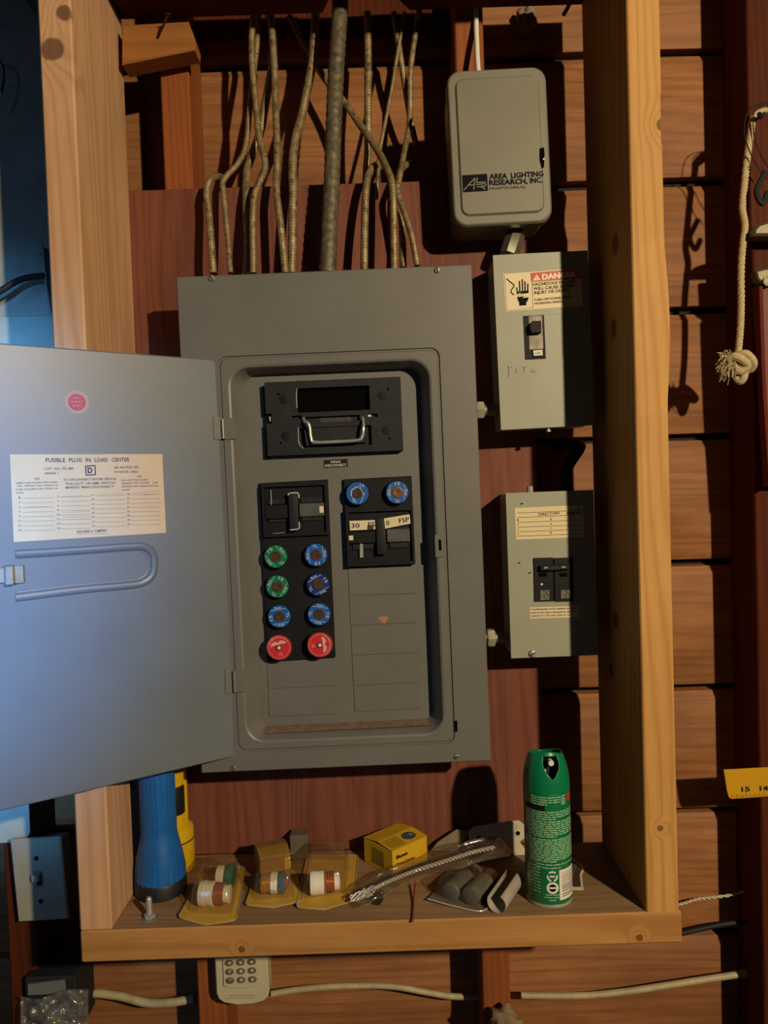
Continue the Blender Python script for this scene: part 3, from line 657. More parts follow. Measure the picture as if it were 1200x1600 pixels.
# ------------------------------------------------------------------ armored cables
M['armor'] = pbr('armored_cable', 'a08c66', .55, .5, .5, 90, speck=('2c241a', 160, .58, .8))
M['armor_dark'] = pbr('tarred_cable', '6e6450', .6, .35, .55, 120, bump=.6, bscale=260)
def cable(label, pts, rpx, mat='armor', group=None, ridge=.025, name='armored_cable', pitch=.0042):
    P = [at(u, v, y) for u, v, y in pts]; Q = []
    for i in range(len(P)-1):
        a = P[max(i-1, 0)]; b = P[i]; c = P[i+1]; d = P[min(i+2, len(P)-1)]
        for k in range(8):
            t = k/8; Q.append(.5*((2*b)+(c-a)*t+(2*a-5*b+4*c-d)*t*t+(3*b-a-3*c+d)*t**3))
    Q.append(P[-1])
    R_ = [Q[0]]; step = pitch/4; acc = 0.
    for a, b in zip(Q, Q[1:]):
        L = (b-a).length; t = step-acc
        while t < L: R_.append(a+(b-a)*(t/L)); t += step
        acc = L-(t-step)
    R_.append(Q[-1]); r = rpx*(1.13 if mat.startswith('armor') else 1)*(P[0]-CAM).dot(CF)/F_PX; n_ = len(R_)-1
    o_ = P[0]; m = MB(); m.tube([p-o_ for p in R_], lambda t: r*(1+ridge*math.sin(t*n_*math.pi/2)), 9, smooth=False)
    ob = m.build(name, M[mat], None, 80); ob.location = o_
    return tag(ob, label, 'cable', group)
GC = 'armored cables above the load center'
cable('armored cable that hooks over short, outermost beside the left post', [(333, 427, .14), (330, 380, .145), (326, 330, .155), (323, 300, .16), (328, 283, .165), (337, 276, .18), (349, 278, .215)], 5.2, group=GC)
cable('thin armored cable bent like an S beside the hooked short one', [(360, 427, .135), (354, 350, .15), (349, 300, .16), (350, 281, .165), (372, 255, .178), (384, 228, .19), (390, 170, .20), (394, 130, .205), (401, 75, .21), (404, 20, .215)], 4.2, group=GC)
cable('armored cable with a double kink crossing in front of its neighbour', [(396, 427, .13), (395, 340, .14), (399, 300, .15), (413, 268, .16), (413, 246, .165), (405, 215, .175), (400, 165, .185), (395, 115, .19), (393, 70, .195), (396, 20, .20)], 4.8, group=GC)
cable('thicker armored cable slanting up behind the double-kinked one', [(386, 427, .155), (387, 380, .158), (385, 318, .168), (386, 268, .19), (395, 240, .20), (407, 205, .205), (415, 160, .21), (424, 110, .213), (426, 70, .217), (421, 20, .22)], 6.0, group=GC)
cable('nearly straight armored cable bowing beside the thick slanted one', [(446, 427, .132), (437, 340, .142), (432, 298, .15), (433, 235, .165), (430, 150, .185), (428, 90, .195), (423, 20, .205)], 5.2, group=GC)
cable('broad armored cable bulging out left of the thickest cable', [(456, 427, .145), (457, 350, .152), (458, 300, .158), (457, 258, .165), (462, 215, .18), (471, 183, .195), (482, 130, .205), (488, 95, .212), (493, 20, .22)], 6.4, group=GC)
cable('thickest dark service cable running straight down into the panel', [(512, 427, .135), (516, 330, .142), (519, 265, .148), (523, 150, .158), (528, 60, .166), (531, 18, .170), (532, -15, .172)], 11.6, 'armor_dark', group=GC, ridge=.04, pitch=.012)
cable('armored cable rising beside the thickest one and curling away at the board edge', [(569, 425, .138), (570, 340, .148), (573, 285, .16), (580, 266, .172), (589, 258, .195), (592, 262, .215)], 5.4, group=GC)
cable('straight armored cable vanishing behind the board edge', [(571, 300, .19), (573, 262, .21), (575, 230, .205), (575, 165, .205), (575, 86, .215), (574, 20, .22)], 5.4, group=GC)
cable('long armored cable crossing diagonally behind the thickest one', [(616, 425, .126), (615, 350, .130), (613, 290, .134), (602, 258, .15), (588, 232, .175), (566, 200, .195), (538, 160, .212), (507, 122, .226), (478, 74, .238), (452, 26, .246)], 5.2, group=GC)
cable('thin wire-like cable looping down among the right-hand cables', [(588, 310, .176), (591, 268, .19), (594, 232, .20), (603, 186, .205), (613, 133, .21), (623, 72, .215), (632, 20, .22)], 2.8, group=GC)
cable('dark armored cable ending in a gap near the grey timer box', [(650, 226, .245), (642, 190, .235), (633, 135, .225), (625, 84, .22), (615, 20, .22)], 4.2, group=GC)
cable('short armored cable hooked over toward the timer box', [(630, 418, .152), (628, 350, .160), (622, 307, .168), (623, 277, .180), (630, 261, .20), (645, 255, .225)], 5.0, group=GC)
cable('armored cable splaying outward to the last panel knockout', [(652, 415, .130), (643, 367, .134), (630, 327, .142), (621, 300, .148), (623, 283, .154), (632, 235, .182), (640, 190, .21), (641, 120, .215), (645, 80, .218), (655, 15, .222)], 4.4, group=GC)

# ------------------------------------------------------------------ grey timer box
f, W, H = fr_rect((698, 110), (852, 102), (865, 346), (708, 355), .112)
M['timer'] = pbr('timer_grey', '83816f', .42, 0, .06, 20, speck=('a9a590', 90, .66, .5), spec=.4)
tb = thing('timer_box', 'grey rounded metal timer box with a black maker logo', 'electrical box', f)
n = 6
m = MB(); m.loft([ring3(rr(0, 0, W-.006, H-.006, .016, n), .012), ring3(rr(0, 0, W-.006, H-.006, .016, n), .0718)]); m.build('case', M['timer'], tb)
m = MB(); m.loft([ring3(rr(0, 0, W, H, .018, n), .016), ring3(rr(0, 0, W, H, .018, n), .004), ring3(rr(0, 0, W-.003, H-.003, .017, n), .001), ring3(rr(0, 0, W-.006, H-.006, .016, n), 0), ring3(rr(0, .0, W-.020, H-.024, .012, n), 0), ring3(rr(0, 0, W-.025, H-.029, .008, n), -.003)])
m.build('lid', M['timer'], tb, 20)
a = f.pix(843, 231, -.0032); b = f.pix(851, 262, -.0032)
m = MB(); m.prism(pp(f, [(843, 232), (850, 230), (851, 240), (850, 262), (846, 262), (843, 250)], -.0034), -.0034, -.003, 0); lt = m.build('latch_hole', M['black'], tb)
m = MB(); m.lathe([(.0016, 0), (.0012, -.0012)], 10, f.pix(849.5, 249, -.0036), 'Y'); m.build('latch_pin', M['steel'], lt)
m = MB(); m.prism(pp(f, [(722, 274), (761, 271.5), (762.5, 298), (723.5, 300.5)], -.0033), -.0034, -.003, 0); lg = m.build('logo_plate', M['ink'], tb)
m = MB(); K = lambda x, y: (690+x/6.316, 240+y/6.316)
def kl(*p, w_=1.5):
    for a_, b_ in zip(p, p[1:]): pline(m, f, *K(*a_), *K(*b_), w_, -.0037)
kl((220, 360), (330, 238)); kl((330, 238), (318, 356)); kl((268, 312), (325, 306)); kl((352, 236), (345, 285), (436, 280)); kl((335, 305), (435, 296), (438, 318), (350, 328)); kl((385, 326), (432, 350))
m.build('logo_strokes', M['timer'], lg)
m = MB(); ptext(m, f, 'AREA', *K(470, 250), *K(650, 243), 8.2, -.0034, .035); ptext(m, f, 'LIGHTING', *K(685, 240), *K(1005, 221), 8.2, -.0034, .035)
ptext(m, f, 'RESEARCH,', *K(470, 312), *K(850, 294), 8.2, -.0034, .035); ptext(m, f, 'INC.', *K(872, 290), *K(995, 283), 8.2, -.0034, .035)
ptext(m, f, 'HACKETTSTOWN, N.J.', *K(472, 356), *K(832, 340), 4.0, -.0034, .005); m.build('lettering', M['ink'], tb)
# white cable entering the timer box from above
cable('flat white cable running up from the top of the timer box', [(748, 118, .165), (746, 95, .17), (745, 70, .178), (744, 45, .188), (744, 5, .2)], 4.2, 'white', None, 0., 'white_cable')
# tuft of cobweb and insulation
def blob(name, label, cat, c, r, mat, sc=(1, 1, 1), amp=.35, seed=1, sub=3):
    bm = bmesh.new(); bmesh.ops.create_icosphere(bm, subdivisions=sub, radius=1); rnd = random.Random(seed)
    off = Vector((rnd.random()*9, rnd.random()*9, rnd.random()*9))
    from mathutils import noise
    for v in bm.verts:
        k = 1+amp*noise.noise(v.co*2.1+off)+amp*.6*noise.noise(v.co*5+off); v.co = Vector((v.co.x*sc[0], v.co.y*sc[1], v.co.z*sc[2]))*k*r
    me = bpy.data.meshes.new(name); bm.to_mesh(me); bm.free(); me.materials.append(mat); me.polygons.foreach_set('use_smooth', [True]*len(me.polygons))
    o = bpy.data.objects.new(name, me); COL.objects.link(o); o.location = c
    return tag(o, label, cat) if label else o
M['tuft'] = pbr('tuft', '8f8576', 1, 0, .3, 120, bump=1, bscale=400, spec=.1)
blob('cobweb_tuft', 'grey fuzzy tuft of cobweb stuck on the siding under the top board', 'cobweb', at(823, 30, .268), .014, M['tuft'], (1, .8, 1.25), .5, 3, 4)
a = at(890, -6, .19)
tag(MB().tube([at(893, -20, .20), at(890, 5, .205), at(880, 24, .21)], .0028, 8).build('bent_wire', M['rust']), 'dark bent wire end poking out below the top board', 'wire')

# ------------------------------------------------------------------ small breaker boxes
M['olive'] = pbr('olive_grey_enamel', 'a6a894', .45, 0, .05, 18, speck=('4c4a40', 150, .74, .7), spec=.4)
YBX = .1164
def small_box(name, label, c4):
    f, W, H = fr_rect(*c4, YBX); t = thing(name, label, 'breaker box', f)
    m = MB(); m.box(-W/2+.002, W/2-.002, .0016, D-YBX-.0003, -H/2+.002, H/2-.002, .0008); m.build('enclosure', M['olive'], t)
    return f, W, H, t
f, W, H, t = small_box('safety_switch_box', 'olive-grey single-breaker box with a red DANGER sticker', ((770, 399), (919, 391), (929, 664), (783, 672)))
m = MB(); hollow_block(m, 0, 0, W, H, 0, .0014, [hole(f, 820, 492, 850, 562.5, .0014, 0), hole(f, 850.5, 490, 884, 560.5, .0004, 0)]); m.build('cover', M['olive'], t, 30)
a = f.pix(819.5, 563.5, 0); b = f.pix(851, 491.5, 0); m = MB(); m.box(a.x+.0006, b.x-.0006, .0006, .012, a.z+.0006, b.z-.0006); br = m.build('breaker', M['bakelite'], t)
m = MB(); m.prism(pp(f, [(826, 494), (847, 493), (849, 545), (827.5, 546)], .0002), .0002, .0006, 0); m.build('breaker_face', pbr('worn_face', '8a8070', .5, .2, .6, 90), br)
m = MB(); m.prism(pp(f, [(827, 508), (832, 502), (845, 501.5), (845.5, 520), (830, 521), (827, 514)], -.006), -.008, .0006, .001); m.build('toggle', M['bakelite'], br)
m = MB(); m.prism(pp(f, [(832, 547), (849, 546), (849.5, 557), (833, 558)], -.001), -.0012, .0008, .0004); m.build('rating_frame', M['bakelite2'], br)
m = MB(); m.prism(pp(f, [(833, 547.5), (847.5, 546.5), (848, 555), (834, 556)], -.0014), -.0015, -.0010, 0); rp = m.build('rating_tag', M['white'], br)
m = MB(); ptext(m, f, '100', 836, 554, 845, 553.3, 4, -.0018, 0.); m.build('lettering', M['inkpale'], br)
Q = lambda x, y: (770+x/7.5, 400+y/7.5)
y = -.0004
m = MB(); m.prism(pp(f, [Q(122, 212), Q(1028, 142), Q(1055, 580), Q(150, 652)], y), y, 0, 0); sk = m.build('danger_sticker', pbr('sticker_paper', 'f8e8bc', .6), t)
y = -.0007
m = MB(); pquad(m, f, [Q(442, 200), Q(1026, 150), Q(1032, 262), Q(450, 304)], y); rd = m.build('red_band', pbr('danger_red', 'd8402c', .55), sk)
y = -.001
m = MB(); pquad(m, f, [Q(468, 290), Q(512, 212), Q(562, 282)], y); ptext(m, f, 'DANGER', *Q(578, 276), *Q(985, 238), 8.6, y, .06); m.build('lettering', pbr('sticker_white', 'fff6d8', .6), sk)
m = MB(); ptext(m, f, '!', *Q(509, 276), *Q(517, 275), 6, -.0013, .02); m.build('exclamation_mark', M['fred'], sk)
m = MB(); y = -.0008
for s, a0, b0, a1, b1, h in (('HAZARDOUS VOLTAGE', 472, 350, 985, 312, 5.0), ('WILL CAUSE SEVERE', 478, 401, 955, 362, 5.0), ('INJURY OR DEATH.', 485, 450, 905, 413, 5.0), ('TURN OFF POWER BEFORE', 486, 528, 940, 490, 3.6), ('WORKING INSIDE.', 490, 570, 830, 543, 3.6)): ptext(m, f, s, *Q(a0, b0), *Q(a1, b1), h, y, .008)
m.build('lettering', M['ink'], sk)
m = MB(); pline(m, f, *Q(460, 308), *Q(472, 604), .6, y)
for p in ((Q(140, 222), Q(165, 640)), (Q(165, 640), Q(470, 606))): pline(m, f, *p[0], *p[1], .5, y)
m.build('ruled_line', M['inkpale'], sk)
# hand pictogram and live wire
m = MB()
for x0, y0, x1, y1, w_ in ((290, 440, 280, 366, 1.7), (318, 420, 312, 292, 1.9), (350, 415, 346, 272, 1.9), (380, 412, 377, 296, 1.9), (410, 420, 411, 322, 1.9)): pline(m, f, *Q(x0, y0), *Q(x1, y1), w_, y)
pquad(m, f, [Q(281, 418), Q(420, 404), Q(420, 432), Q(283, 450)], y)
pquad(m, f, [Q(288, 480), Q(335, 455), Q(385, 490), Q(420, 484), Q(412, 520), Q(392, 545), Q(396, 576), Q(312, 582), Q(310, 545), Q(292, 510)], y)
m.build('hand_pictogram', M['ink'], sk)
m = MB(); zz = [Q(270, 455), Q(330, 428), Q(318, 456), Q(380, 436), Q(366, 470), Q(425, 465), Q(350, 497), Q(360, 470), Q(300, 482), Q(322, 455)]
pquad(m, f, zz, y-.0002); m.build('spark', M['cream'], sk)
m = MB(); wp = [Q(162, 266), Q(200, 300), Q(240, 330), Q(252, 350), Q(235, 375), Q(212, 405), Q(215, 430), Q(250, 455)]
for a_, b_ in zip(wp, wp[1:]): pline(m, f, *a_, *b_, 1.5, y)
m.build('wire_pictogram', M['ink'], sk)
m = MB(); 
for p in ([(794, 571), (795, 586), (793, 590)], [(794, 575), (800, 574)], [(807, 575), (805, 580), (809, 582)], [(818, 573), (819, 582)], [(818, 574), (823, 573)], [(833, 576), (830, 580), (834, 582), (838, 579)]):
    for a_, b_ in zip(p, p[1:]): pline(m, f, *a_, *b_, .8, -.0003)
m.build('pencil_scrawl', pbr('pencil', '6e6c60', .8), t)
m = MB(); m.lathe([(.0022, 0), (.0022, -.004), (.0035, -.0042), (.0035, -.0062), (.002, -.0068)], 12, (f.pix(857, 667, .004).x, .006, -H/2+.001), 'Z'); m.build('bottom_screw', M['steel'], t)
m = MB(); m.lathe([(.004, 0), (.004, -.0015)], 12, (W/2+.002, .005, f.pix(921, 444, 0).z), 'X'); m.build('side_screw', M['dullsteel'], t)
# connector between timer box and the switch box
a = at(796, 396, .145); b = at(806, 366, .150)
fc = Fr(a, (b-a).cross(Vector((0, 1, 0))), (b-a)); L = (b-a).length
cc = thing('conduit_connector', 'cast metal conduit connector on top of the DANGER-labelled box', 'conduit fitting', fc)
M['zinc'] = pbr('zinc_casting', '9a9684', .4, .8, .2, 60)
m = MB(); r8 = lambda r, h: [(r*math.cos(k*math.pi/4+.39), r*math.sin(k*math.pi/4+.39), h) for k in range(8)]
m.loft([r8(.013, -.004), r8(.014, .002), r8(.014, L*.8), r8(.012, L)]); m.build('body', M['zinc'], cc)
m = MB(); m.lathe([(.010, L), (.010, L+.012)], 16); m.build('thread', M['zinc'], cc)
q0 = Fr(fc.o, fc.ex, fc.ez); m = MB(); N = 24; yy = -.0133
for r0, r1 in ((.0048, .0043),):
    m.loft([[(r0*.55*math.cos(2*math.pi*i/N), yy, .014+r0*math.sin(2*math.pi*i/N)*1.5) for i in range(N)], [(r1*.5*math.cos(2*math.pi*i/N), yy, .014+r1*math.sin(2*math.pi*i/N)*1.5) for i in range(N)]], False, False)
m.build('raised_mark', M['steel'], cc)

f, W, H, t = small_box('double_breaker_box', 'olive-grey two-pole breaker box with a paper directory label', ((790, 771), (927, 765), (935, 1024), (799, 1028)))
m = MB(); hollow_block(m, 0, 0, W, H, 0, .0014, [hole(f, 834.5, 872, 894.5, 940, .0014, 0)]); m.build('cover', M['olive'], t, 30)
V = lambda x, y: (780+x/7.273, 760+y/7.273)
for x0, x1 in ((388, 612), (622, 836)):
    m = MB(); m.prism(pp(f, [V(x0, 815), V(x1, 808), V(x1+8, 1306), V(x0+10, 1312)], -.001), -.0015, .012, .0006); br = m.build('breaker', M['bakelite'], t)
    m = MB(); pq = [V(x0+60, 985), V(x0+150, 980), V(x0+152, 1022), V(x0+62, 1028)]; m.prism(pp(f, pq, -.0016), -.0019, -.0014, 0); m.build('toggle_slot', M['black'], br)
    m = MB()
    for k in range(6 if x0 < 500 else 5): dashes(m, f, *V(x0+82, 1190+k*19), *V(x0+182, 1184+k*19), 1.2, -.0018, (3, 9))
    m.build('print', pbr('breaker_print', 'a8a490', .6), br)
    if x0 < 500:
        m = MB(); m.lathe([(.0016, 0), (.0014, -.0006)], 12, f.pix(*V(483, 1112), -.0016), 'Y'); m.build('test_dot', M['white'], br)
m = MB(); m.prism(pp(f, [V(468, 905), V(795, 885), V(798, 945), V(470, 962)], -.008), -.009, .0, .0012); ht = m.build('handle_tie', M['bakelite2'], t)
for a_, b_, s in ((490, 575, 'ON'), (690, 778, 'ON')):
    m = MB(); yy = 922 if a_ < 600 else 915; m.prism(pp(f, [V(a_, yy-20), V(b_, yy-24), V(b_+2, yy+20), V(a_+2, yy+24)], -.0092), -.0093, -.0088, 0); o = m.build('handle_plate', M['bakelite'], ht)
    m = MB(); ptext(m, f, s, *V(a_+20, yy+12), *V(b_-22, yy+9), 2.6, -.0096, .02); m.build('lettering', M['cream'], ht)
m = MB(); y = -.0004; m.prism(pp(f, [V(176, 245), V(952, 212), V(970, 575), V(190, 606)], y), y, 0, 0); sk = m.build('directory_label', pbr('directory_paper', 'f2dfb0', .65), t)
m = MB(); y = -.0007; ptext(m, f, 'DIRECTORY', *V(448, 333), *V(692, 318), 4.4, y, .004)
for k in range(4):
    ptext(m, f, str(k+1), *V(206, 392+k*53), *V(222, 391+k*53), 2.8, y); ptext(m, f, str(k+5), *V(580, 384+k*51), *V(596, 383+k*51), 3.2, y, .01)
dashes(m, f, *V(770, 305), *V(935, 296), 2, y, (3, 8)); pline(m, f, *V(890, 262), *V(905, 235), 1, y); m.build('lettering', M['ink'], sk)
m = MB()
for y0, y1 in ((302, 272), (355, 322), (410, 382), (464, 436), (516, 488), (567, 540)): pline(m, f, *V(205, y0), *V(945, y1), .6, y)
m.build('ruled_line', M['ink'], sk)
m = MB(); y = -.0004; m.prism(pp(f, [V(348, 1375), V(905, 1360), V(912, 1486), V(350, 1502)], y), y, 0, 0); sk = m.build('notice_label', M['cream'], t)
m = MB(); y = -.0007
for s, a0, b0, a1, b1 in (('FOR BREAKERS WITH TRIPPED POSITION', 362, 1408, 895, 1394), ('INDICATED, RESET BREAKER BY MOVING', 362, 1446, 885, 1432), ('HANDLE TO "OFF" AND THEN TO "ON".', 362, 1482, 835, 1470)): ptext(m, f, s, *V(a0, b0), *V(a1, b1), 2.6, y, .006)
m.build('lettering', M['ink'], sk)
screw(t, f.pix(832, 1021, -.0002), .0052, M['steel'], name='cover_screw', a=.5)
m = MB(); 
for a_, b_ in ((V(240, 200), V(272, 194)), (V(215, 868), V(240, 872)), (V(330, 990), V(362, 978))): pline(m, f, *a_, *b_, 1.8, -.0003)
m.build('scuff', M['ink'], t)
m = MB(); c = f.pix(828, 768, .02); m.lathe([(.006, -.001), (.006, .001), (.0042, .0012), (.0042, .008), (.0036, .009)], 8, (c.x, .02, H/2-.001)); m.build('top_bolt', M['steel'], t)
m = MB(); c = f.pix(884, 766, .02); m.lathe([(.012, -.001), (.012, .004), (.010, .005), (.010, .010)], 12, (c.x, .025, H/2-.001)); m.build('cable_clamp', M['bakelite'], t)
cable('black cable looping up from the two-pole breaker box clamp', [(884, 762, .142), (884, 745, .145), (888, 728, .15), (898, 712, .16), (905, 702, .17), (906, 696, .18), (898, 694, .19), (882, 699, .20), (868, 704, .21)], 9, 'bakelite2', None, 0., 'black_cable')
# pale bushings that join the boxes with the load center
M['bushing'] = pbr('pale_bushing', 'b4ae96', .5, 0, .1, 60)
for (u, v, lab) in ((750, 641, 'small pale hex bushing between load center and DANGER-labelled box'), (767, 996, 'small pale hex bushing between load center and two-pole breaker box')):
    c = at(u, v, .150); t = thing('conduit_bushing', lab, 'conduit fitting', c)
    m = MB(); m.lathe([(.0115, -.005), (.0125, -.003), (.0125, .004), (.010, .0055)], 6, (0, 0, 0), 'X'); m.build('hex_nut', M['bushing'], t)
    m = MB(); m.lathe([(.008, -.016), (.008, .020)], 16, (0, 0, 0), 'X'); m.build('nipple', M['dullsteel'], t)

# ------------------------------------------------------------------ things on the shelf
def on_shelf(u, v): return atz(u, v, 0)
# blue flashlight standing on its head
p = on_shelf(239, 1416); r = .0325
t = thing('flashlight', 'blue plastic flashlight standing head-down on the shelf', 'flashlight', (p.x, p.y+r+.004, 0))
M['bluepl'] = pbr('blue_plastic', '1664b4', .38, 0, .12, 60); M['rubber'] = pbr('black_rubber', '15171c', .5)
m = MB(); m.lathe([(r*.9, 0), (r, .002), (r*1.0, .018), (r*.97, .020)], 48); m.build('bezel', M['rubber'], t)
m = MB(); prof = [(r*.955, .0195), (r*.95, .032), (r*.90, .048), (r*.78, .066), (r*.70, .078), (.0222, .090), (.0218, .225), (.020, .232), (.012, .236)]
rings = []; N = 72
for rr_, h in prof:
    amp = .03 if h < .045 or h > .085 else 0
    rings.append([((rr_*(1+amp*(1 if j % 3 == 0 else -.4)))*math.cos(2*math.pi*j/N), (rr_*(1+amp*(1 if j % 3 == 0 else -.4)))*math.sin(2*math.pi*j/N), h) for j in range(N)])
m.loft(rings); m.build('body', M['bluepl'], t, 50)
# yellow lantern torch
p = at(270, 1350, .148)
t = thing('yellow_torch', 'yellow torch with black grip standing behind the blue flashlight', 'flashlight', (p.x, .148, 0))
M['yellowpl'] = pbr('yellow_plastic', 'e0b416', .4, 0, .08, 60)
m = MB(); m.lathe([(.028, 0), (.030, .003), (.030, .041)], 40); m.build('head', M['yellowpl'], t)
m = MB(); m.lathe([(.0302, .041), (.0302, .0428)], 40); m.build('seam_ring', M['rubber'], t)
m = MB(); m.lathe([(.030, .0428), (.030, .052), (.0285, .058), (.021, .064), (.0205, .078)], 40); m.build('neck', M['yellowpl'], t)
m = MB(); m.lathe([(.0207, .078), (.0215, .080), (.0215, .114), (.0207, .117)], 40); m.build('grip', M['rubber'], t)
m = MB(); m.lathe([(.0205, .117), (.0205, .150), (.018, .156), (.010, .158)], 40); m.build('tail', M['yellowpl'], t)
m = MB(); m.box(.019, .0235, -.004, .004, .058, .140, .001); m.build('side_rail', M['yellowpl'], t)
# carriage bolt through the shelf
p = on_shelf(234, 1435)
t = thing('carriage_bolt', 'zinc bolt and nut standing up through the shelf in front of the flashlight', 'bolt', p)
m = MB(); m.lathe([(.009, 0), (.009, .001)], 24); m.build('washer', M['dullsteel'], t)
m = MB(); m.lathe([(.0065, .001), (.007, .0016), (.007, .0055), (.0062, .006)], 6); m.build('nut', M['steel'], t)
m = MB(); pr_ = [(.0034, .001)]
for k in range(16): pr_ += [(.0036, .006+k*.0012), (.0031, .0066+k*.0012)]
m.lathe(pr_+[(.0026, .0262)], 14); m.build('shank', M['steel'], t)
# blister packs
M['card'] = pbr('yellow_card', 'd8aa3c', .6, 0, .12, 40); M['bubble'] = clear('clear_blister', 'f6f0e2', .08, .14, .04); M['flange'] = clear('blister_flange', 'f0ead8', .10, .15)
M['ceramic'] = pbr('white_ceramic', 'f4eedc', .3, coat=.4); M['copper'] = pbr('copper_thread', 'c8804c', .3, .5, .15, 120); M['brassth'] = pbr('brass_thread', 'e0b050', .3, .5, .15, 120)
M['glassblue'] = pbr('fuse_glass_blue', '56667a', .15, 0, coat=.8); M['ledred'] = pbr('fuse_cap_red', 'b86a62', .3); M['capgreen'] = pbr('fuse_cap_green', '2f7058', .35)
def bil(c, s, t, z=0): return c[0]*((1-s)*(1-t))+c[1]*(s*(1-t))+c[2]*(s*t)+c[3]*((1-s)*t)+Vector((0, 0, z))
def pack(label, cpx, hb, fuses, bub=(.12, .90, .10, .86), cardmat='card'):
    C4 = [on_shelf(*q) for q in cpx]; o_ = (C4[0]+C4[1]+C4[2]+C4[3])/4; C4 = [c-o_ for c in C4]
    t = thing('blister_pack', label, 'blister pack', o_, 'fuse blister packs on the shelf')
    out = [(0, .06), (.03, .02), (.12, 0), (.5, -.05), (.88, 0), (.97, .02), (1, .08), (1, .95), (.97, 1), (.03, 1), (0, .95)]
    m = MB(); zb = lambda s, q: .0006+.0025*(1-q)**2*abs(2*s-1)**1.5
    m.loft([[bil(C4, s, q, zb(s, q)) for s, q in out], [bil(C4, s, q, zb(s, q)+.0008) for s, q in out]]); m.build('card', M[cardmat], t)
    m = MB(); m.loft([[bil(C4, .5+(s-.5)*k, .5+(q-.5)*k, zb(s, q)+zz) for s, q in out] for k, zz in ((1.0, .0010), (1.01, .0016), (.99, .0018))], False, False); m.build('plastic_edge', M['flangeedge'], t)
    s0, s1, t0, t1 = bub; base = rr((s0+s1)/2, (t0+t1)/2, s1-s0, t1-t0, .09, 4); cs, ct_ = (s0+s1)/2, (t0+t1)/2
    m = MB(); m.loft([[bil(C4, cs+(s-cs)*k, ct_+(q-ct_)*k, zz) for s, q in base] for k, zz in ((1.0, .002), (.97, .35*hb), (.90, .72*hb), (.80, .94*hb), (.68, hb))], False, True); m.build('bubble', M['bubble'], t, 40)
    for (u, v, zc, ang, kind, sc) in fuses:
        c = atz(u, v, zc)-o_; X = Matrix.Translation(c) @ Matrix.Rotation(RD(ang), 4, 'Z') @ Matrix.Scale(sc, 4)
        e = bpy.data.objects.new('fuse', None); COL.objects.link(e); e.parent = t; e.matrix_local = X; e.empty_display_size = .01
        def part(nm, prof, mat):
            mm = MB(); mm.lathe(prof, 28, (0, 0, 0), 'X'); mm.build(nm, mat, e)
        def thr(x0, x1, r, k):
            P = [(r*.9, x0)]
            for i in range(k):
                a = x0+(x1-x0)*i/k; dd = (x1-x0)/k; P += [(r*.88, a+dd*.1), (r, a+dd*.5), (r*.88, a+dd*.9)]
            return P+[(r*.9, x1)]
        if kind == 'ceramic':
            part('cap', [(.012, -.020), (.0148, -.0185), (.0152, -.012), (.0145, -.0115), (.0145, -.002), (.013, -.001)], M['ceramic'])
            part('thread', thr(-.001, .012, .0132, 4), M['copper']); part('tip', [(.0105, .012), (.0105, .018), (.006, .0195)], M['ceramic'])
        elif kind == 'glass':
            part('thread', thr(-.016, -.003, .0135, 4), M['brassth']); part('collar', [(.0135, -.003), (.0145, -.002), (.0145, .001), (.0138, .0015), (.0145, .002), (.0145, .007)], M['ceramic'])
            part('head', [(.0145, .007), (.0148, .008), (.0148, .015), (.012, .0175)], M['glassblue']); part('cap', [(.008, .0175), (.008, .0195), (.005, .021)], M['ledred'])
        else:
            part('thread', thr(-.010, .002, .0125, 4), M['ceramic']); part('cap', [(.0135, .002), (.0145, .003), (.0145, .010), (.012, .012)], M['capgreen'])
    return t
M['flangeedge'] = pbr('flange_edge', 'c4beb0', .25, spec=.7)
pack('blister pack with a white and copper fuse, corner toward the bolt, green-capped fuse behind', [(277, 1440), (370, 1444), (384, 1357), (324, 1354)], .036, [(337, 1396, .017, -6, 'ceramic', 1.0), (352, 1368, .018, -6, 'green', 1.0)])
pack('blister pack with a brass-threaded fuse and blue head, in front of the dark carton', [(383, 1420), (474, 1413), (463, 1362), (400, 1364)], .034, [(427, 1379, .0165, 0, 'glass', .92)], (.10, .86, .14, .98))
pack('blister pack with a white and copper fuse lying beside the clear bag', [(462, 1424), (553, 1413), (560, 1338), (480, 1338)], .036, [(508, 1378, .017, 4, 'ceramic', .98)], (.08, .84, .16, .9))
# small cartons
def carton(label, top, h, mat):
    T = [atz(u, v, h) for u, v in top]          # BL, BR, FR, FL of the top face
    ex = ((T[2]-T[3])+(T[1]-T[0])); ex.z = 0; W_ = ex.length/2; ex.normalize()
    ed = ((T[0]-T[3])+(T[1]-T[2])); ed.z = 0; ey = Vector((-ex.y, ex.x, 0)); L_ = abs(ed.dot(ey))/2
    fl = T[3]; o_ = Vector((fl.x, fl.y, 0)); F_ = Fr(o_, ex, (0, 0, 1)); t = thing('fuse_carton', label, 'carton', F_)
    m = MB(); m.box(0, W_, 0, L_, .0002, h, .0006); m.build('carton_body', mat, t)
    m = MB(); m.loft([[(-.0003, -.0004, h-.0), (W_+.0003, -.0004, h), (W_+.0003, L_*.5, h+.0035), (-.0003, L_*.5, h+.0035)][:4], [(-.0003, -.0004, h+.0006), (W_+.0003, -.0004, h+.0006), (W_+.0003, L_*.5, h+.0042), (-.0003, L_*.5, h+.0042)]]); fl_ = m.build('lid_flap', mat, t)
    m = MB(); m.loft([[(-.0003, L_*.5, h+.0035), (W_+.0003, L_*.5, h+.0035), (W_+.0003, L_, h), (-.0003, L_, h)], [(-.0003, L_*.5, h+.0042), (W_+.0003, L_*.5, h+.0042), (W_+.0003, L_, h+.0006), (-.0003, L_, h+.0006)]]); m.build('lid_flap', mat, t)
    return t, F_, W_, L_, fl_
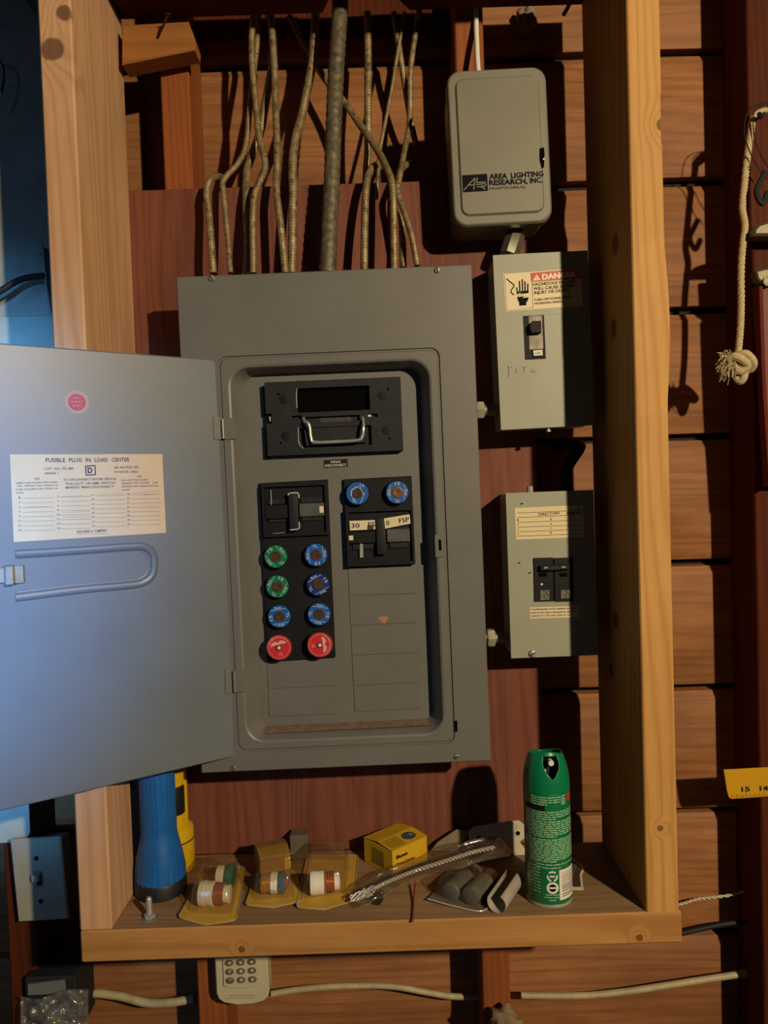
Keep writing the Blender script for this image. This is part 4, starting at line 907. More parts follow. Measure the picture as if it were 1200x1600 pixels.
M['ycarton'] = pbr('yellow_carton', 'dcae1c', .55, 0, .06, 50); M['bcarton'] = pbr('dull_yellow_carton', '9a7430', .6, 0, .12, 50)
t, F_, W_, L_, fl_ = carton('yellow fuse carton marked Buss, against the plywood', [(566, 1306), (622, 1286), (664, 1304), (613, 1331)], .034, M['ycarton'])
m = MB(); a = F_.pix(618, 1340, -.0006); text(m, 'Buss', (W_*.10, .022), (W_*.42, .022), .0045, -.0006, .05); text(m, 'Time-Delay', (W_*.10, .012), (W_*.62, .012), .0045, -.0006, .0); m.build('lettering', M['ink'], t)
m = MB()
for k in range(9): m.add([(-.0005, L_*.30+k*.0028, .006), (-.0005, L_*.30+k*.0028+random.choice((.0007, .0014)), .006), (-.0005, L_*.30+k*.0028+.001, .028), (-.0005, L_*.30+k*.0028, .028)], [(0, 1, 2, 3)])
m.build('barcode', pbr('barcode_ink', '5c4a20', .7), t)
sl = .0035/(L_*.5)
ov = lambda cx_, cy_, rx_, ry_: [(cx_+rx_*math.cos(2*math.pi*i/24), (cy_+ry_*math.sin(2*math.pi*i/24)), .0353+(cy_+ry_*math.sin(2*math.pi*i/24))*sl) for i in range(24)]
m = MB(); m.ngon(ov(W_*.68, L_*.25, W_*.17, L_*.15)); po = m.build('fuse_picture', pbr('picture_blue', '3a4a52', .6), fl_)
m = MB(); m.ngon([(x, y, z+.0003) for x, y, z in ov(W_*.74, L_*.25, W_*.05, L_*.06)]); m.build('picture_centre', pbr('picture_tan', '8a7a52', .6), fl_)
m = MB()
for k in range(9):
    x = W_*(.06+.045*k); m.add([(x, L_*.06, .0350+L_*.06*sl), (x+.0008, L_*.06, .0350+L_*.06*sl), (x+.0008, L_*.44, .0350+L_*.44*sl), (x, L_*.44, .0350+L_*.44*sl)], [(0, 1, 2, 3)])
m.build('small_print', pbr('carton_print', '6a5218', .7), fl_)
t, F_, W_, L_, fl_ = carton('dull yellow-brown fuse carton behind the blister packs', [(390, 1321), (429, 1313), (461, 1333), (406, 1342)], .034, M['bcarton'])
m = MB(); m.prism([(W_*.80, .014), (W_*.99, .014), (W_*.99, .030), (W_*.80, .030)], -.0005, 0, 0); lb = m.build('side_label', M['ycarton'], t)
m = MB(); dashes(m, F_, 451, 1338, 459, 1336, 1.3, -.0008, (2, 4)); dashes(m, F_, 451, 1344, 459, 1343, 1.3, -.0008, (2, 4)); m.build('small_print', M['ink'], lb)
# dark box behind the cartons
c = at(468, 1338, .165); m = MB(); m.box(-.012, .013, -.010, .012, 0, .034, .001); o = m.build('small_grey_box', pbr('small_grey', '6a5c50', .6, 0, .2, 60)); o.location = (c.x, .168, 0.0003); tag(o, 'small grey-brown box standing against the plywood between the cartons', 'box')
# clear bag with a bead-bright chain
M['chain'] = pbr('bright_chain', 'fffdf4', .2, .25); M['bag'] = clear('clear_bag', 'faf6ee', .12, .12, .05)
path = [(552, 1404, .010), (580, 1391, .014), (610, 1376, .018), (650, 1360, .026), (700, 1344, .036), (745, 1330, .042), (792, 1320, .044)]
P = [atz(*q) for q in path]; o_ = Vector((P[3].x, P[3].y, 0)); P = [p-o_ for p in P]
t = thing('chain_bag', 'long clear plastic bag holding a thin silver chain, draped along the shelf', 'plastic bag', o_)
m = MB(); rnd = random.Random(4); rings = []; N = 18; NS = 40
def cat(P, t_):
    x = t_*(len(P)-1); i = min(int(x), len(P)-2); k = x-i
    a = P[max(i-1, 0)]; b = P[i]; c_ = P[i+1]; d = P[min(i+2, len(P)-1)]
    return .5*((2*b)+(c_-a)*k+(2*a-5*b+4*c_-d)*k*k+(3*b-a-3*c_+d)*k**3)
from mathutils import noise as mnoise
for i in range(NS+1):
    q = i/NS; c = cat(P, q); d = (cat(P, min(1, q+.02))-cat(P, max(0, q-.02))).normalized(); sd = Vector((-d.y, d.x, 0)).normalized()
    ring = []
    for j in range(N):
        a = 2*math.pi*j/N; w_ = .021+.007*q; h_ = .0055*min(1, 6*q+.15, 6*(1-q)+.1)
        nz = mnoise.noise(Vector((q*9, math.cos(a)*2, math.sin(a)*2)))*.0035
        ring.append(c+sd*(w_*math.cos(a))+Vector((0, 0, h_*math.sin(a)+nz)))
    rings.append(ring)
m.loft(rings); m.build('bag_film', M['bag'], t, 70)
m = MB(); pts = []
for s_ in (0, math.pi):
    pts = []
    for i in range(241):
        q = .12+.80*i/240; c = cat(P, q); d = (cat(P, min(1, q+.02))-cat(P, q-.02)).normalized(); sd = Vector((-d.y, d.x, 0)).normalized()
        a = i*.55+s_; pts.append(c+sd*.0016*math.cos(a)+Vector((0, 0, .0016*math.sin(a))))
    m = MB(); m.tube(pts, .0012, 6, smooth=False); m.build('chain_strand', M['chain'], t)
rnd = random.Random(9); pts = []
for i in range(46):
    q = .02+.20*rnd.random(); c = cat(P, q); pts.append(c+Vector((rnd.uniform(-.006, .006), rnd.uniform(-.012, .012), rnd.uniform(-.003, .004))))
m = MB(); m.tube(pts, .0008, 5, sub=4); m.build('chain_bundle', M['chain'], t)
# fat bolt head lying on the shelf, red thread
p = atz(590, 1405, .006); m = MB(); m.lathe([(.0062, -.004), (.0066, -.003), (.0066, .004), (.0035, .0042), (.0035, .016)], 12, (0, 0, 0), 'Y')
o = m.build('loose_bolt', pbr('dark_bolt', '4c443a', .4, .7)); o.location = (p.x, p.y, .0067); o.rotation_euler = (0, 0, RD(-20)); tag(o, 'small dark bolt lying on the shelf under the clear bag', 'bolt')
m = MB(); m.tube([atz(649, 1378, .008), atz(647, 1396, .004), atz(646, 1412, .0015), atz(645, 1428, .0012), atz(644, 1440, .0012)], .0012, 6)
tag(m.build('red_thread', pbr('red_thread', '8a1c1c', .8)), 'thin dark red thread lying across the shelf to its front edge', 'thread')
# grey blister pack with two cartridge fuses
M['gcard'] = pbr('grey_card', '6e6254', .6, 0, .15, 50); M['cart'] = pbr('cartridge', '6a645c', .4, 0, .15, 60)
C4 = [on_shelf(*q) for q in ((668, 1410), (754, 1426), (792, 1384), (702, 1370))]; o_ = (C4[0]+C4[1]+C4[2]+C4[3])/4; C4 = [c-o_ for c in C4]
t = thing('cartridge_pack', 'grey blister pack holding two thick cartridge fuses beside the spray can', 'blister pack', o_)
m = MB(); m.loft([[c+Vector((0, 0, .0005+.003*(i in (0,)))) for i, c in enumerate(C4)], [c+Vector((0, 0, .0013+.003*(i in (0,)))) for i, c in enumerate(C4)]]); m.build('card', M['gcard'], t)
m = MB(); e = [C4[0]+Vector((0, 0, .0045)), (C4[0]*.5+C4[1]*.5)+Vector((0, -.003, .003)), C4[1]+Vector((0, 0, .0022)), C4[2]*.5+C4[1]*.5+Vector((.001, 0, .0022)), C4[2]+Vector((0, 0, .0022))]; m.tube(e, .0009, 6); m.build('plastic_edge', M['flangeedge'], t)
for (ua, va, ub, vb) in ((703, 1394, 738, 1362), (734, 1401, 768, 1369)):
    a = atz(ua, va, .013)-o_; b = atz(ub, vb, .013)-o_; ax = (b-a); L = ax.length; Xf = Matrix.Translation(a) @ ax.to_track_quat('X', 'Z').to_matrix().to_4x4()
    e = bpy.data.objects.new('cartridge_fuse', None); COL.objects.link(e); e.parent = t; e.matrix_local = Xf
    m = MB(); m.lathe([(.009, -.001), (.0112, 0), (.0112, L*.74)], 28, (0, 0, 0), 'X'); m.build('barrel', M['cart'], e)
    m = MB(); m.lathe([(.0116, L*.72), (.0116, L*.98), (.010, L)], 28, (0, 0, 0), 'X'); m.build('ferrule', M['brass'], e)
base = rr(.5, .52, .84, .8, .1, 4)
m = MB(); m.loft([[bil(C4, .5+(s-.5)*k, .52+(q-.52)*k, zz) for s, q in base] for k, zz in ((1, .003), (.96, .014), (.86, .025), (.7, .028))], False, True); m.build('bubble', M['bubble'], t, 40)
# curled strip of grey paper
a = atz(783, 1408, .010); b = atz(806, 1374, .014); ax = (b-a).normalized(); sd = Vector((ax.y, -ax.x, 0)).normalized()
m = MB(); rings = []
for i in range(25):
    th = RD(-120+i*11.5); rad = .0135-.00014*i
    rings.append([a+ax*((b-a).length*k-.012)+sd*(rad*math.sin(th))+Vector((0, 0, .0040-rad*math.cos(th)*1.0+.0035)) for k in (0, .5, 1.0, 1.25)])
zmin = min(p.z for r_ in rings for p in r_); rings = [[p-Vector((0, 0, zmin-.0006)) for p in r_] for r_ in rings]
m.loft(rings, False, False, False); o = m.build('curled_paper', pbr('grey_paper', 'a8a08e', .7, 0, .06, 60)); tag(o, 'curled strip of grey paper between the cartridge pack and spray can', 'paper')
md_ = o.modifiers.new('thickness', 'SOLIDIFY'); md_.thickness = .0006
# white plastic mounting plate and grey tab leaning at the back
M['whitepl'] = pbr('white_plastic', 'd6ceb0', .45, 0, .06, 40)
f = Fr(at(785, 1346, .152)); f.o.z = .0008
ps = [(733, 1312), (733, 1300), (741, 1293), (770, 1289), (792, 1285), (811, 1283), (821, 1291), (822, 1309), (812, 1316), (820, 1327), (820, 1342), (776, 1342), (748, 1326)]
t = thing('mounting_plate', 'white plastic mounting plate with a screw hole leaning behind the spray can', 'mounting plate', f)
m = MB(); m.prism(pp(f, ps, 0), 0, .004, .0008); m.build('plate', M['whitepl'], t)
for (u, v, r) in ((809, 1301.5, .0038), (748, 1309, .0036)):
    m = MB(); m.lathe([(r*1.25, .0), (r*1.2, -.0006), (r*.8, -.0008)], 18, f.pix(u, v, -.0001), 'Y'); ho = m.build('hole_rim', M['whitepl'], t)
    m = MB(); m.lathe([(r*.8, -.0009), (r*.8, -.001)], 18, f.pix(u, v, -.0001), 'Y'); m.build('hole', M['black'], ho)
m = MB(); pline(m, f, 807, 1288, 807, 1297, 1, -.0003); m.build('groove', M['inkpale'], t)
f = Fr(at(705, 1335, .166)); f.o.z = .0008
m = MB(); m.prism(pp(f, [(672, 1330), (684, 1316), (713, 1297), (734, 1299), (724, 1316), (714, 1330)], 0), 0, .003, .0006); o = m.build('plastic_tab', pbr('tan_plastic', '8e8064', .5, 0, .1, 60)); o.matrix_world = f.M(); tag(o, 'tan plastic tab leaning on the plywood beside the white mounting plate', 'plastic piece')
# printed card behind the can
f = Fr((0, 0, 0)); ps = [(876, 1342), (897, 1343), (914, 1357), (909, 1369), (912, 1391), (893, 1391), (872, 1389)]
Pc = [on_shelf(*q) for q in ps]; o_ = Pc[0].copy()
t = thing('printed_card', 'dark printed card with a pale border lying behind the spray can', 'card', o_)
m = MB(); m.loft([[p-o_+Vector((0, 0, .0004)) for p in Pc], [p-o_+Vector((0, 0, .001)) for p in Pc]]); m.build('border', M['cream'], t)
cc = sum((p-o_ for p in Pc), Vector())/len(Pc)
m = MB(); m.ngon([cc+(p-o_-cc)*.86+Vector((-.001, .001, .0013)) for p in Pc]); pic = m.build('picture', pbr('card_picture', '4a3c34', .5, 0, .2, 60), t)
for (a_, b_) in (((884, 1386), (898, 1350)), ((888, 1387), (901, 1352))):
    m = MB(); m.tube([on_shelf(*a_)-o_+Vector((0, 0, .0012)), on_shelf(*b_)-o_+Vector((0, 0, .0012))], .0005, 5, smooth=False); m.build('picture_line', M['inkpale'], pic)

# ---- green spray can
p = on_shelf(858, 1421); RC = .0283
cy_ = p.y+RC; t = thing('spray_can', 'green aerosol spray can with a moulded cap on the shelf', 'spray can', (at(858, 1400, cy_).x, cy_, 0))
HS = at(858, 1243, cy_-RC).z     # seam height between can and cap
M['can'] = pbr('can_green', '0e7a4c', .3, 0, .03, 20, coat=.5); M['cap'] = pbr('cap_green', '0c8254', .3, coat=.4); M['canprint'] = pbr('can_print', 'a8d0a8', .5); M['canwhite'] = pbr('can_white', 'f4f0e8', .5)
m = MB(); m.lathe([(RC*.9, 0), (RC*.99, .0008), (RC, .002), (RC*.97, .0045)], 48); m.build('base_rim', M['steel'], t)
m = MB(); m.lathe([(RC*.97, .0045), (RC*.995, .006), (RC*.995, HS-.001), (RC*.97, HS)], 64); can = m.build('can_body', M['can'], t)
def cyl(th, z, r=RC*.995+.00025): return (r*math.sin(th), -r*math.cos(th), z)       # th = 0 faces the viewer
def cpatch(mb, t0, t1, z0, z1, r=None):
    n_ = max(1, int(abs(t1-t0)/.12)); r = r or RC*.995+.00025
    vs = [cyl(t0+(t1-t0)*i/n_, z, r) for z in (z0, z1) for i in range(n_+1)]
    mb.add(vs, [(i, i+1, n_+2+i, n_+1+i) for i in range(n_)])
TH0 = math.atan2(-(t.location.x-0)*0, 1)
mp = MB(); rnd = random.Random(5)
def cline(z, h, a, b):
    x = a
    while x < b-.02:
        wl = min(rnd.uniform(.12, .4), b-x); cpatch(mp, x, x+wl, z-h/2, z+h/2); x += wl+.045
zpx = lambda v: at(858, v, cy_-RC).z
for (va, vb, nl, a, b) in ((1247, 1258, 4, -.9, .42), (1270, 1281, 4, -1.1, 1.2), (1285, 1308, 8, -1.1, 1.25), (1313, 1347, 12, -1.1, 1.25), (1352, 1357, 2, -.7, 1.2)):
    for k in range(nl):
        z = zpx(va+(vb-va)*k/max(1, nl-1)); last = (k == nl-1)
        cline(z, .00125, a, b if not last else a+(b-a)*.55)
for k in range(9): cline(zpx(1356+k*5), .0009, -1.15, -.55)
for k, (a, b) in enumerate(((-.36, .24), (-.4, .3), (-.2, .12))): cline(zpx(1399+k*4), .0010, a, b)
for k in range(6): cline(zpx(1246+k*2.6), .0010, .46, .68)
pt_ = mp.build('fine_print', M['canprint'], can)
m = MB(); cpatch(m, -1.3, -.28, zpx(1268), zpx(1260)); m.build('black_band', M['bakelite'], can)
m = MB(); cpatch(m, .74, 1.12, zpx(1256), zpx(1244), RC*.995+.0004); m.build('red_picture', pbr('can_red', 'a8452c', .5), can)
m = MB(); cpatch(m, .26, 1.25, zpx(1408), zpx(1361)); bc = m.build('barcode_panel', M['canwhite'], can)
m = MB(); zz = 1365
while zz < 1402:
    h = rnd.choice((.6, 1.2, 1.8, .8)); cpatch(m, .38, 1.15, zpx(zz+h), zpx(zz), RC*.995+.0005); zz += h+rnd.choice((.9, 1.5, 1.1))
m.build('barcode_bars', M['inkpale'], can)
m = MB(); c0, z0, rA, rB = -.04, zpx(1370), .0066, .0046
for k in range(3):
    a0 = RD(90+120*k-44); n_ = 8; vs = []
    for rr_ in (rB, rA): vs += [cyl(c0+rr_*math.cos(a0+RD(88)*i/n_)/RC, z0+rr_*math.sin(a0+RD(88)*i/n_)) for i in range(n_+1)]
    m.add(vs, [(i, i+1, n_+2+i, n_+1+i) for i in range(n_)])
cpatch(m, c0-.11, c0+.11, z0-.001, z0+.001); m.build('recycling_mark', M['canwhite'], can)
m = MB(); z0 = zpx(1388); n_ = 28; vs = [cyl(c0+r_*math.cos(2*math.pi*i/n_)/RC, z0+r_*math.sin(2*math.pi*i/n_)) for r_ in (.0046, .0072) for i in range(n_)]
m.add(vs, [(i, (i+1) % n_, n_+(i+1) % n_, n_+i) for i in range(n_)]); cpatch(m, c0-.17, c0+.17, z0-.0011, z0+.0011); m.build('round_mark', M['canwhite'], can)
m = MB(); vs = [cyl(c0+.0046*math.cos(2*math.pi*i/n_)/RC, z0+.0046*math.sin(2*math.pi*i/n_), RC*.995+.00015) for i in range(n_)]; m.add(vs, [tuple(range(n_))]); m.build('round_mark_centre', M['black'], can)
# cap: shell with a scooped top and a pointed front window
HT = at(858, 1172, cy_).z-HS
NT_, NV = 240, 90; vs = []
def capr(q): return RC*(1.0-.02*q-.30*q**2.6)
LIP = (at(858, 1177, cy_-RC*.68).z-HS)/HT
for j in range(NV+1):
    for i in range(NT_):
        th = 2*math.pi*i/NT_-math.pi; lo = LIP-.22*(1-math.cos(th))/2; top = HT*(lo+(.96-lo)*abs(math.sin(th-.1))**2.5)
        z = HS+.0005+j/NV*top; vs.append((th, z, capr((z-HS)/HT)))
zc = at(862, 1190, cy_-RC*.8).z; hu = at(862, 1182.5, cy_-RC*.75).z-zc; hl = zc-at(862, 1219, cy_-RC*.9).z; wt = .46
def rho(th, z):
    k = (z-zc)/(hu if z > zc else hl)
    if abs(k) > 1 or abs(th) > 1: return 9
    wd = wt*(1.0 if k > 0 else max(.001, 1-abs(k)**2.0)); return abs(th-.10)/wd
faces = []
for j in range(NV):
    for i in range(NT_):
        k = (i+1) % NT_; idx = (j*NT_+i, j*NT_+k, (j+1)*NT_+k, (j+1)*NT_+i)
        if all(rho(vs[a][0], vs[a][1]) < 1.0 for a in idx): continue
        faces.append(idx)
m = MB(); m.add([cyl(th, z, r) for th, z, r in vs], faces); o = m.build('cap', M['cap'], t, 60)
md_ = o.modifiers.new('thickness', 'SOLIDIFY'); md_.thickness = .0014; md_.offset = -1
m = MB(); m.lathe([(RC*.55, HS+.004), (RC*.55, HS+.010), (.009, HS+.014), (.006, HS+.030)], 24); m.build('valve_dome', M['bakelite'], t)
m = MB(); m.lathe([(.0065, HS+.022), (.0065, HS+.038), (.005, HS+.040)], 20); bt = m.build('actuator', M['bakelite'], t)
c = at(860, 1191, cy_-.012); m = MB(); m.lathe([(.0034, .004), (.0036, -.004), (.003, -.0048)], 16, (c.x-t.location.x, c.y-t.location.y, c.z), 'Y'); m.build('nozzle', M['white'], bt)
m = MB(); m.lathe([(.0030, HS+.012), (.0030, HS+.024)], 12, (-.004, -.006, 0)); m.build('dip_stem', M['white'], t)

# ------------------------------------------------------------------ below the shelf
f = Fr(at(378, 1535, .170)); kp = thing('keypad', 'beige garage door keypad with round number buttons under the shelf', 'keypad', f)
M['beige'] = pbr('beige_plastic', 'd0c6a2', .5, 0, .05, 40); M['keyc'] = pbr('key_grey', '6e6652', .5)
ps = [(334, 1420), (335, 1500), (337.5, 1552), (341, 1562), (350, 1568), (372, 1571.5), (395, 1570), (412, 1565), (419, 1558), (420.5, 1550), (418, 1500), (417, 1418)]
m = MB(); m.prism(pp(f, ps, 0), 0, .0265, .002); m.build('case', M['beige'], kp)
m = MB(); m.prism(pp(f, [(345, 1424), (347.5, 1500), (349, 1540), (352, 1543), (376, 1545), (400, 1542), (405.5, 1537), (405, 1500), (404, 1422)], -.002), -.0025, .0, .001); m.build('button_panel', M['beige'], kp)
keys = {(0, 0): '1', (1, 0): '2', (2, 0): '3', (0, 1): '4', (1, 1): '5', (2, 1): '6', (0, 2): '7', (1, 2): '8', (2, 2): '9', (0, 3): '*', (1, 3): '0', (2, 3): '#'}
for (i, j), s in keys.items():
    u = 356+17.4*i+(j-1)*.6+i*.1; v = 1505-13.6*(1-j)*1.0-1.2*i; v = 1504.5+(j-1)*13.7-1.0*i
    m = MB(); c = f.pix(u+2.2, v, -.0026); m.loft([[(c.x+f.px(6.9)*math.cos(a)*k, -.0026-h, c.z+f.px(5.0)*math.sin(a)*k) for a in [2*math.pi*q/20 for q in range(20)]] for k, h in ((1, 0), (1, .0006), (.85, .0018), (.5, .0022))]); kb = m.build('key', M['keyc'], kp)
    m = MB(); ptext(m, f, s, u+.4, v+2.6, u+4.4, v+2.4, 4.6, -.0052, .02); m.build('lettering', M['white'], kb)
m = MB(); dashes(m, f, 358, 1556, 400, 1555, 1.1, -.0003, (4, 12)); dashes(m, f, 353, 1560, 398, 1559, 1.1, -.0003, (3, 9)); m.build('faint_print', pbr('faint_print', '8e836a', .6), kp)
M['nm'] = pbr('nm_cable_sheath', 'b8ab84', .55, 0, .2, 50)
cable('dirty white cable from the bagged junction box to the first stud', [(128, 1555, .245), (150, 1552, .245), (190, 1557, .245), (230, 1567, .245), (270, 1566, .245), (303, 1560, .248)], 6.5, 'nm', None, 0., 'sheathed_cable')
cable('dirty white cable running from behind the keypad to the middle stud', [(424, 1553, .250), (460, 1547, .250), (510, 1542, .250), (570, 1540, .250), (620, 1542, .250), (670, 1551, .250), (710, 1557, .250), (752, 1556, .250)], 4.8, 'nm', None, 0., 'sheathed_cable')
cable('dirty white cable bowing across the siding below the frame corner', [(814, 1555, .25), (860, 1556, .25), (920, 1555, .25), (980, 1549, .25), (1040, 1540, .25), (1110, 1529, .25), (1192, 1517, .25)], 5.2, 'nm', None, 0., 'sheathed_cable')
cable('black cable on the siding just below the frame corner', [(1040, 1462, .25), (1070, 1457, .25), (1120, 1446, .25), (1155, 1441, .25), (1186, 1439, .25)], 4.0, 'bakelite2', None, 0., 'black_cable')
P = [at(u, v, .255) for u, v in ((1045, 1416), (1066, 1412), (1090, 1405), (1115, 1402), (1150, 1397), (1185, 1385))]; pts = []
tw = thing('twisted_wire', 'thin pale twisted wire pair beside the frame corner', 'wire', P[0])
for s_ in (0, math.pi):
    pts = []
    for i in range(90):
        c = cat(P, i/89)-P[0]; a = i*.6+s_; pts.append(c+Vector((0, .0013*math.cos(a), .0013*math.sin(a))))
    m = MB(); m.tube(pts, .0011, 6, smooth=False); m.build('strand', M['whitepl'], tw)
# crumpled paper on the middle stud
blob('crumpled_paper', 'crumpled brown paper stuffed in front of the middle stud', 'paper', at(790, 1600, .178), .019, pbr('brown_paper', '8a7658', .9, 0, .2, 60), (1.1, .7, 1.2), .55, 11, 3)
# switch plate on the left
M['swp'] = pbr('switch_plate_cream', 'a8a48e', .5, 0, .08, 30, speck=('5a564a', 130, .66, .6))
c4 = ((17, 1311), (96, 1306), (108, 1434), (30, 1439)); f, W, H = fr_rect(*c4, .182)
t = thing('switch_plate', 'scuffed cream light switch plate on the wall left of the frame', 'light switch', f)
m = MB(); m.prism(pp(f, c4, 0), -.004, .002, .002); m.build('plate', M['swp'], t)
m = MB(); m.prism(pp(f, c4, 0), .002, .058, 0); m.v = [(x*.58, y, z*.66) for x, y, z in m.v]; m.build('switch_box', M['dullsteel'], t)
for u, v in ((57, 1341), (64, 1408)): screw(t, f.pix(u, v, -.004), .0032, M['bakelite2'], name='plate_screw')
m = MB(); m.prism(pp(f, [(53, 1361), (66, 1360), (68, 1386), (55, 1387)], -.004), -.0046, -.004, .0); sl_ = m.build('toggle_slot', M['dullsteel'], t)
m = MB(); m.prism(pp(f, [(56, 1364), (64, 1363.5), (66, 1383), (58, 1384)], -.0047), -.0049, -.0045, 0); m.build('slot_recess', M['ink'], sl_)
m = MB(); m.prism(pp(f, [(49, 1368), (59, 1367), (60, 1377), (50, 1378)], -.012), -.014, -.004, .001); m.build('toggle', M['swp'], t)
# junction box with plastic wrapped over it
f = Fr(at(82, 1545, .178))
t = thing('junction_box', 'dark junction box wrapped in a torn plastic bag, low by the stud', 'junction box', f)
m = MB(); a = f.pix(38, 1528, 0); b = f.pix(121, 1620, 0); m.box(a.x, b.x, 0, .07, b.z, a.z, .002); m.build('box', M['bakelite2'], t)
m = MB(); m.prism(pp(f, [(44, 1538), (101, 1531), (103, 1552), (44, 1554)], -.002), -.003, 0, 0); m.build('cover_plate', pbr('junction_cover', '6f756e', .6, 0, .1, 50), t)
M['film'] = clear('grey_film', 'c4c6be', .16, .18, .22)
m = MB(); gx = 30; gy = 22; rows = []; rnd = random.Random(2)
for j in range(gy+1):
    row = []
    for i in range(gx+1):
        s_, q = i/gx, j/gy; u = 32+106*s_; v = (1556-14*s_**3+5*math.sin(s_*7))*(1-q)+1630*q
        dy = -.010-.018*math.sin(math.pi*s_)*(.4+q)+.022*mnoise.noise(Vector((s_*4, q*3.5, 3)))+.008*mnoise.noise(Vector((s_*11, q*9, 5)))
        row.append(f.pix(u, v, dy))
    rows.append(row)
m.loft(rows, False, False, False); m.build('plastic_wrap', M['film'], t, 80)
# black metal bracket box and cable beside the left post
f = Fr(at(72, 430, .150)); t = thing('bracket_plate', 'thin dark metal bracket plate tucked behind the left post', 'bracket', f)
m = MB(); ps = [(64, 377), (69, 387), (84, 392), (90, 505), (82, 500), (74, 450)]; m.prism(pp(f, ps, 0), 0, .003, .0004); m.build('plate', M['bakelite2'], t)
m = MB(); m.tube([f.pix(u, v, -.0006) for u, v in ((64, 378), (67, 388), (70, 425), (75, 468), (81, 497))], .0014, 8); m.build('bright_edge', M['steel'], t)
cable('grey cable running in from the left to the dark bracket plate', [(-25, 468, .135), (0, 455, .138), (25, 440, .142), (48, 433, .145), (69, 431, .146)], 5.0, 'bakelite2', None, .05, 'grey_cable')
cable('black cable loop hanging at the upper left of the pale board', [(-20, 88, .15), (-4, 92, .15), (5, 104, .15), (6, 122, .15), (2, 145, .15), (-8, 165, .15)], 1.8, 'rubber', None, 0., 'black_cable')
f = Fr(at(50, 8, .15)); m = MB(); m.prism(pp(f, [(34, -12), (36, 4), (46, 16), (58, 26), (72, 26), (80, -12)], 0), 0, .012, .003); o = m.build('pipe_collar', pbr('pipe_grey', '70756c', .6, 0, .15, 40)); o.matrix_world = f.M(); tag(o, 'rounded grey pipe collar above the pale board', 'pipe')

# ------------------------------------------------------------------ right side: rope, tool, square
M['rope'] = pbr('cotton_rope', 'cbb98e', .85, 0, .15, 150, bump=.4, bscale=300)
YR = .176
RP = [(1196, 172), (1185, 177), (1176, 188), (1172, 215), (1167, 250), (1163, 290), (1160, 325), (1164, 352), (1161, 378), (1158, 420), (1158, 470), (1157, 510), (1154, 545), (1153, 560)]
P = [at(u, v, YR) for u, v in RP]; o_ = P[6].copy(); t = thing('rope', 'off-white cotton rope with a frayed knot hanging at the right stud', 'rope', o_)
P = [p-o_ for p in P]; L = sum((b-a).length for a, b in zip(P, P[1:])); turns = L/.012
for k in range(3):
    pts = []
    for i in range(301):
        q = i/300; c = cat(P, q); a = q*turns*2*math.pi+k*2.094; d = (cat(P, min(1, q+.01))-cat(P, max(0, q-.01))).normalized(); sd = Vector((0, 1, 0)); s2 = d.cross(sd).normalized(); sd = s2.cross(d)
        pts.append(c+sd*.0023*math.cos(a)+s2*.0023*math.sin(a))
    m = MB(); m.tube(pts, .0027, 7, smooth=False); m.build('strand', M['rope'], t)
kn = [(1153, 556, 0), (1166, 553, -.006), (1177, 566, -.004), (1172, 577, .004), (1155, 577, .010), (1142, 568, .004), (1146, 557, -.008), (1160, 562, -.012), (1168, 572, -.010), (1156, 580, -.006), (1140, 570, -.003), (1132, 574, 0)]
m = MB(); m.tube([at(u, v, YR+dy-.002)-o_ for u, v, dy in kn], .0056, 10); m.build('knot', M['rope'], t)
m = MB(); m.tube([at(u, v, YR+dy-.002)-o_ for u, v, dy in ((1152, 574, .004), (1150, 588, .003), (1156, 596, -.001), (1162, 590, -.004), (1164, 578, -.002))], .0052, 10); m.build('knot_loop', M['rope'], t)
rnd = random.Random(8); c = at(1140, 568, YR-.004)-o_
m = MB()
for i in range(420):
    d = Vector((rnd.uniform(-1, .1), rnd.uniform(-.7, .5), rnd.uniform(-.9, .9))).normalized(); L = rnd.uniform(.006, .018); s = c+Vector((rnd.uniform(-.006, .007), rnd.uniform(-.005, .005), rnd.uniform(-.008, .010)))
    m.tube([s, s+d*L*.5+Vector((0, 0, rnd.uniform(-.002, .002))), s+d*L+Vector((0, 0, -L*.3))], .00055, 4, sub=3)
o = m.build('frayed_end', M['rope'], t); o['kind'] = 'stuff'
m = MB(); q = [at(u, v, YR)-o_ for u, v in ((1163, 262), (1172, 265))]
for dz in (0, -.0028):
    m = MB(); m.lathe([(.0047, 0), (.0047, .0009)], 14, ((q[0]+q[1])*.5)+Vector((0, 0, dz))); m.build('whipping', M['bakelite2'], t)
# hook and wire loops
t = thing('stud_hook', 'dark metal hook with thin wire loops on the right stud', 'hook', at(1196, 180, .19)); o_ = t.location.copy()
m = MB(); m.tube([at(1206, 168, .196)-o_, at(1198, 172, .185)-o_, at(1190, 182, .168)-o_, at(1186, 178, .160)-o_], .0032, 8); m.build('hook_arm', M['bakelite2'], t)
m = MB(); m.tube([at(u, v, .165)-o_ for u, v in ((1200, 160), (1185, 163), (1172, 170), (1165, 185), (1163, 205), (1166, 222), (1175, 245), (1188, 268), (1200, 280))], .0008, 6); m.build('wire_loop', M['rubber'], t)
m = MB(); m.tube([at(u, v, .168)-o_ for u, v in ((1202, 164), (1188, 166), (1178, 176), (1177, 200), (1180, 220), (1190, 245), (1204, 266))], .0008, 6); m.build('wire_loop', M['rubber'], t)
m = MB(); m.tube([at(u, v, .160)-o_ for u, v in ((1196, 268), (1188, 284), (1182, 300), (1191, 318), (1200, 300))], .004, 8); m.build('lower_hook', M['bakelite2'], t)
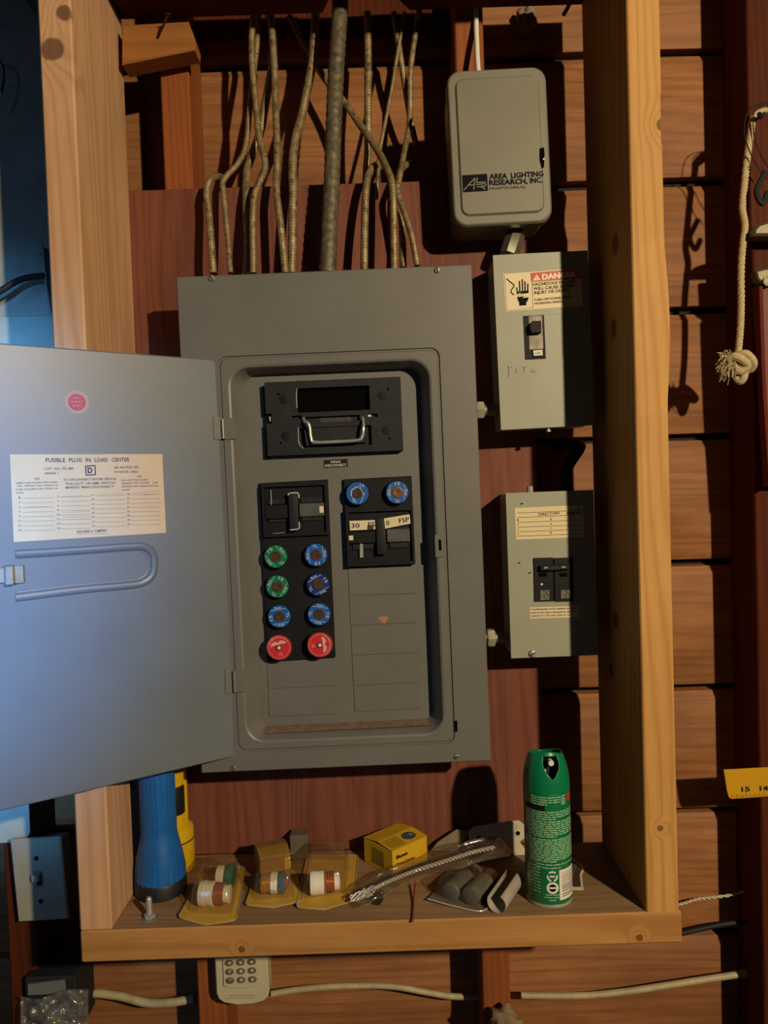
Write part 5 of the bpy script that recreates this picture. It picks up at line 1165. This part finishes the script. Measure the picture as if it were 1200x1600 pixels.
# red handled tool
t = thing('red_handled_tool', 'grey-jawed tool with a red steel handle hanging on the right stud', 'tool', at(1195, 440, .170)); o_ = t.location.copy(); ft = Fr(o_)
M['toolgrey'] = pbr('tool_grey', '6f6a50', .5, .5, .2, 60); M['toolred'] = pbr('tool_red', '6e2618', .5, 0, .2, 60, spec=.25)
m = MB(); m.prism(pp(ft, [(1170, 373), (1171, 363), (1178, 356), (1190, 352), (1215, 350), (1240, 354), (1250, 372)], 0), -.014, .012, .003); m.build('jaw', M['toolgrey'], t)
m = MB(); m.prism(pp(ft, [(1174, 390), (1200, 390), (1240, 392), (1240, 424), (1198, 424), (1176, 428)], .012), .010, .024, .002); m.build('jaw_block', M['redwood'], t)
m = MB(); m.prism(pp(ft, [(1180, 424), (1196, 420), (1240, 420), (1240, 446), (1196, 448), (1183, 436)], .002), 0, .016, .002); cl = m.build('collar', M['toolgrey'], t)
m = MB(); m.lathe([(.007, -.001), (.007, -.003), (.0045, -.0035)], 20, ft.pix(1199, 440, 0), 'Y'); m.build('pivot', M['toolgrey'], cl)
m = MB(); m.prism(pp(ft, [(1184, 446), (1240, 446), (1252, 760), (1200, 760), (1192, 600)], .006), .006, .022, .003); hd = m.build('handle', M['toolred'], t)
m = MB(); m.tube([ft.pix(u, v, .004) for u, v in ((1188, 448), (1190, 520), (1193, 600), (1198, 680), (1203, 760))], .0034, 8); m.build('raised_bead', M['toolred'], hd)
# yellow ruler
f = Fr(at(1165, 1225, .186)); t = thing('yellow_ruler', 'yellow steel ruler with black inch numbers at the right edge', 'ruler', f)
m = MB(); m.prism(pp(f, [(1131, 1203), (1330, 1192), (1330, 1236), (1143, 1248.5), (1139, 1246), (1136, 1236)], 0), 0, .0018, .0003); rb = m.build('blade', pbr('ruler_yellow', 'd8a20a', .45, 0, .05, 30), t)
m = MB(); y = -.0003
ptext(m, f, '15', 1158.5, 1237, 1172, 1236.4, 7.6, y, .03); ptext(m, f, '14', 1187, 1235.5, 1200.5, 1235, 7.6, y, .03)
m.build('lettering', M['ink'], rb)
m = MB()
for k in range(24):
    u = 1144+k*3.58; h = 14 if k % 8 == 6 and False else (6 if k % 2 == 0 else 4)
    if abs((u-1164.8) % 28.6) < 1.8 or abs((u-1164.8) % 28.6) > 26.8: h = 17
    v = 1247.5-(u-1144)*.055; pline(m, f, u, v-.5, u-.3, v-h, .55, y)
o = m.build('tick_marks', M['ink'], rb); o['kind'] = 'stuff'
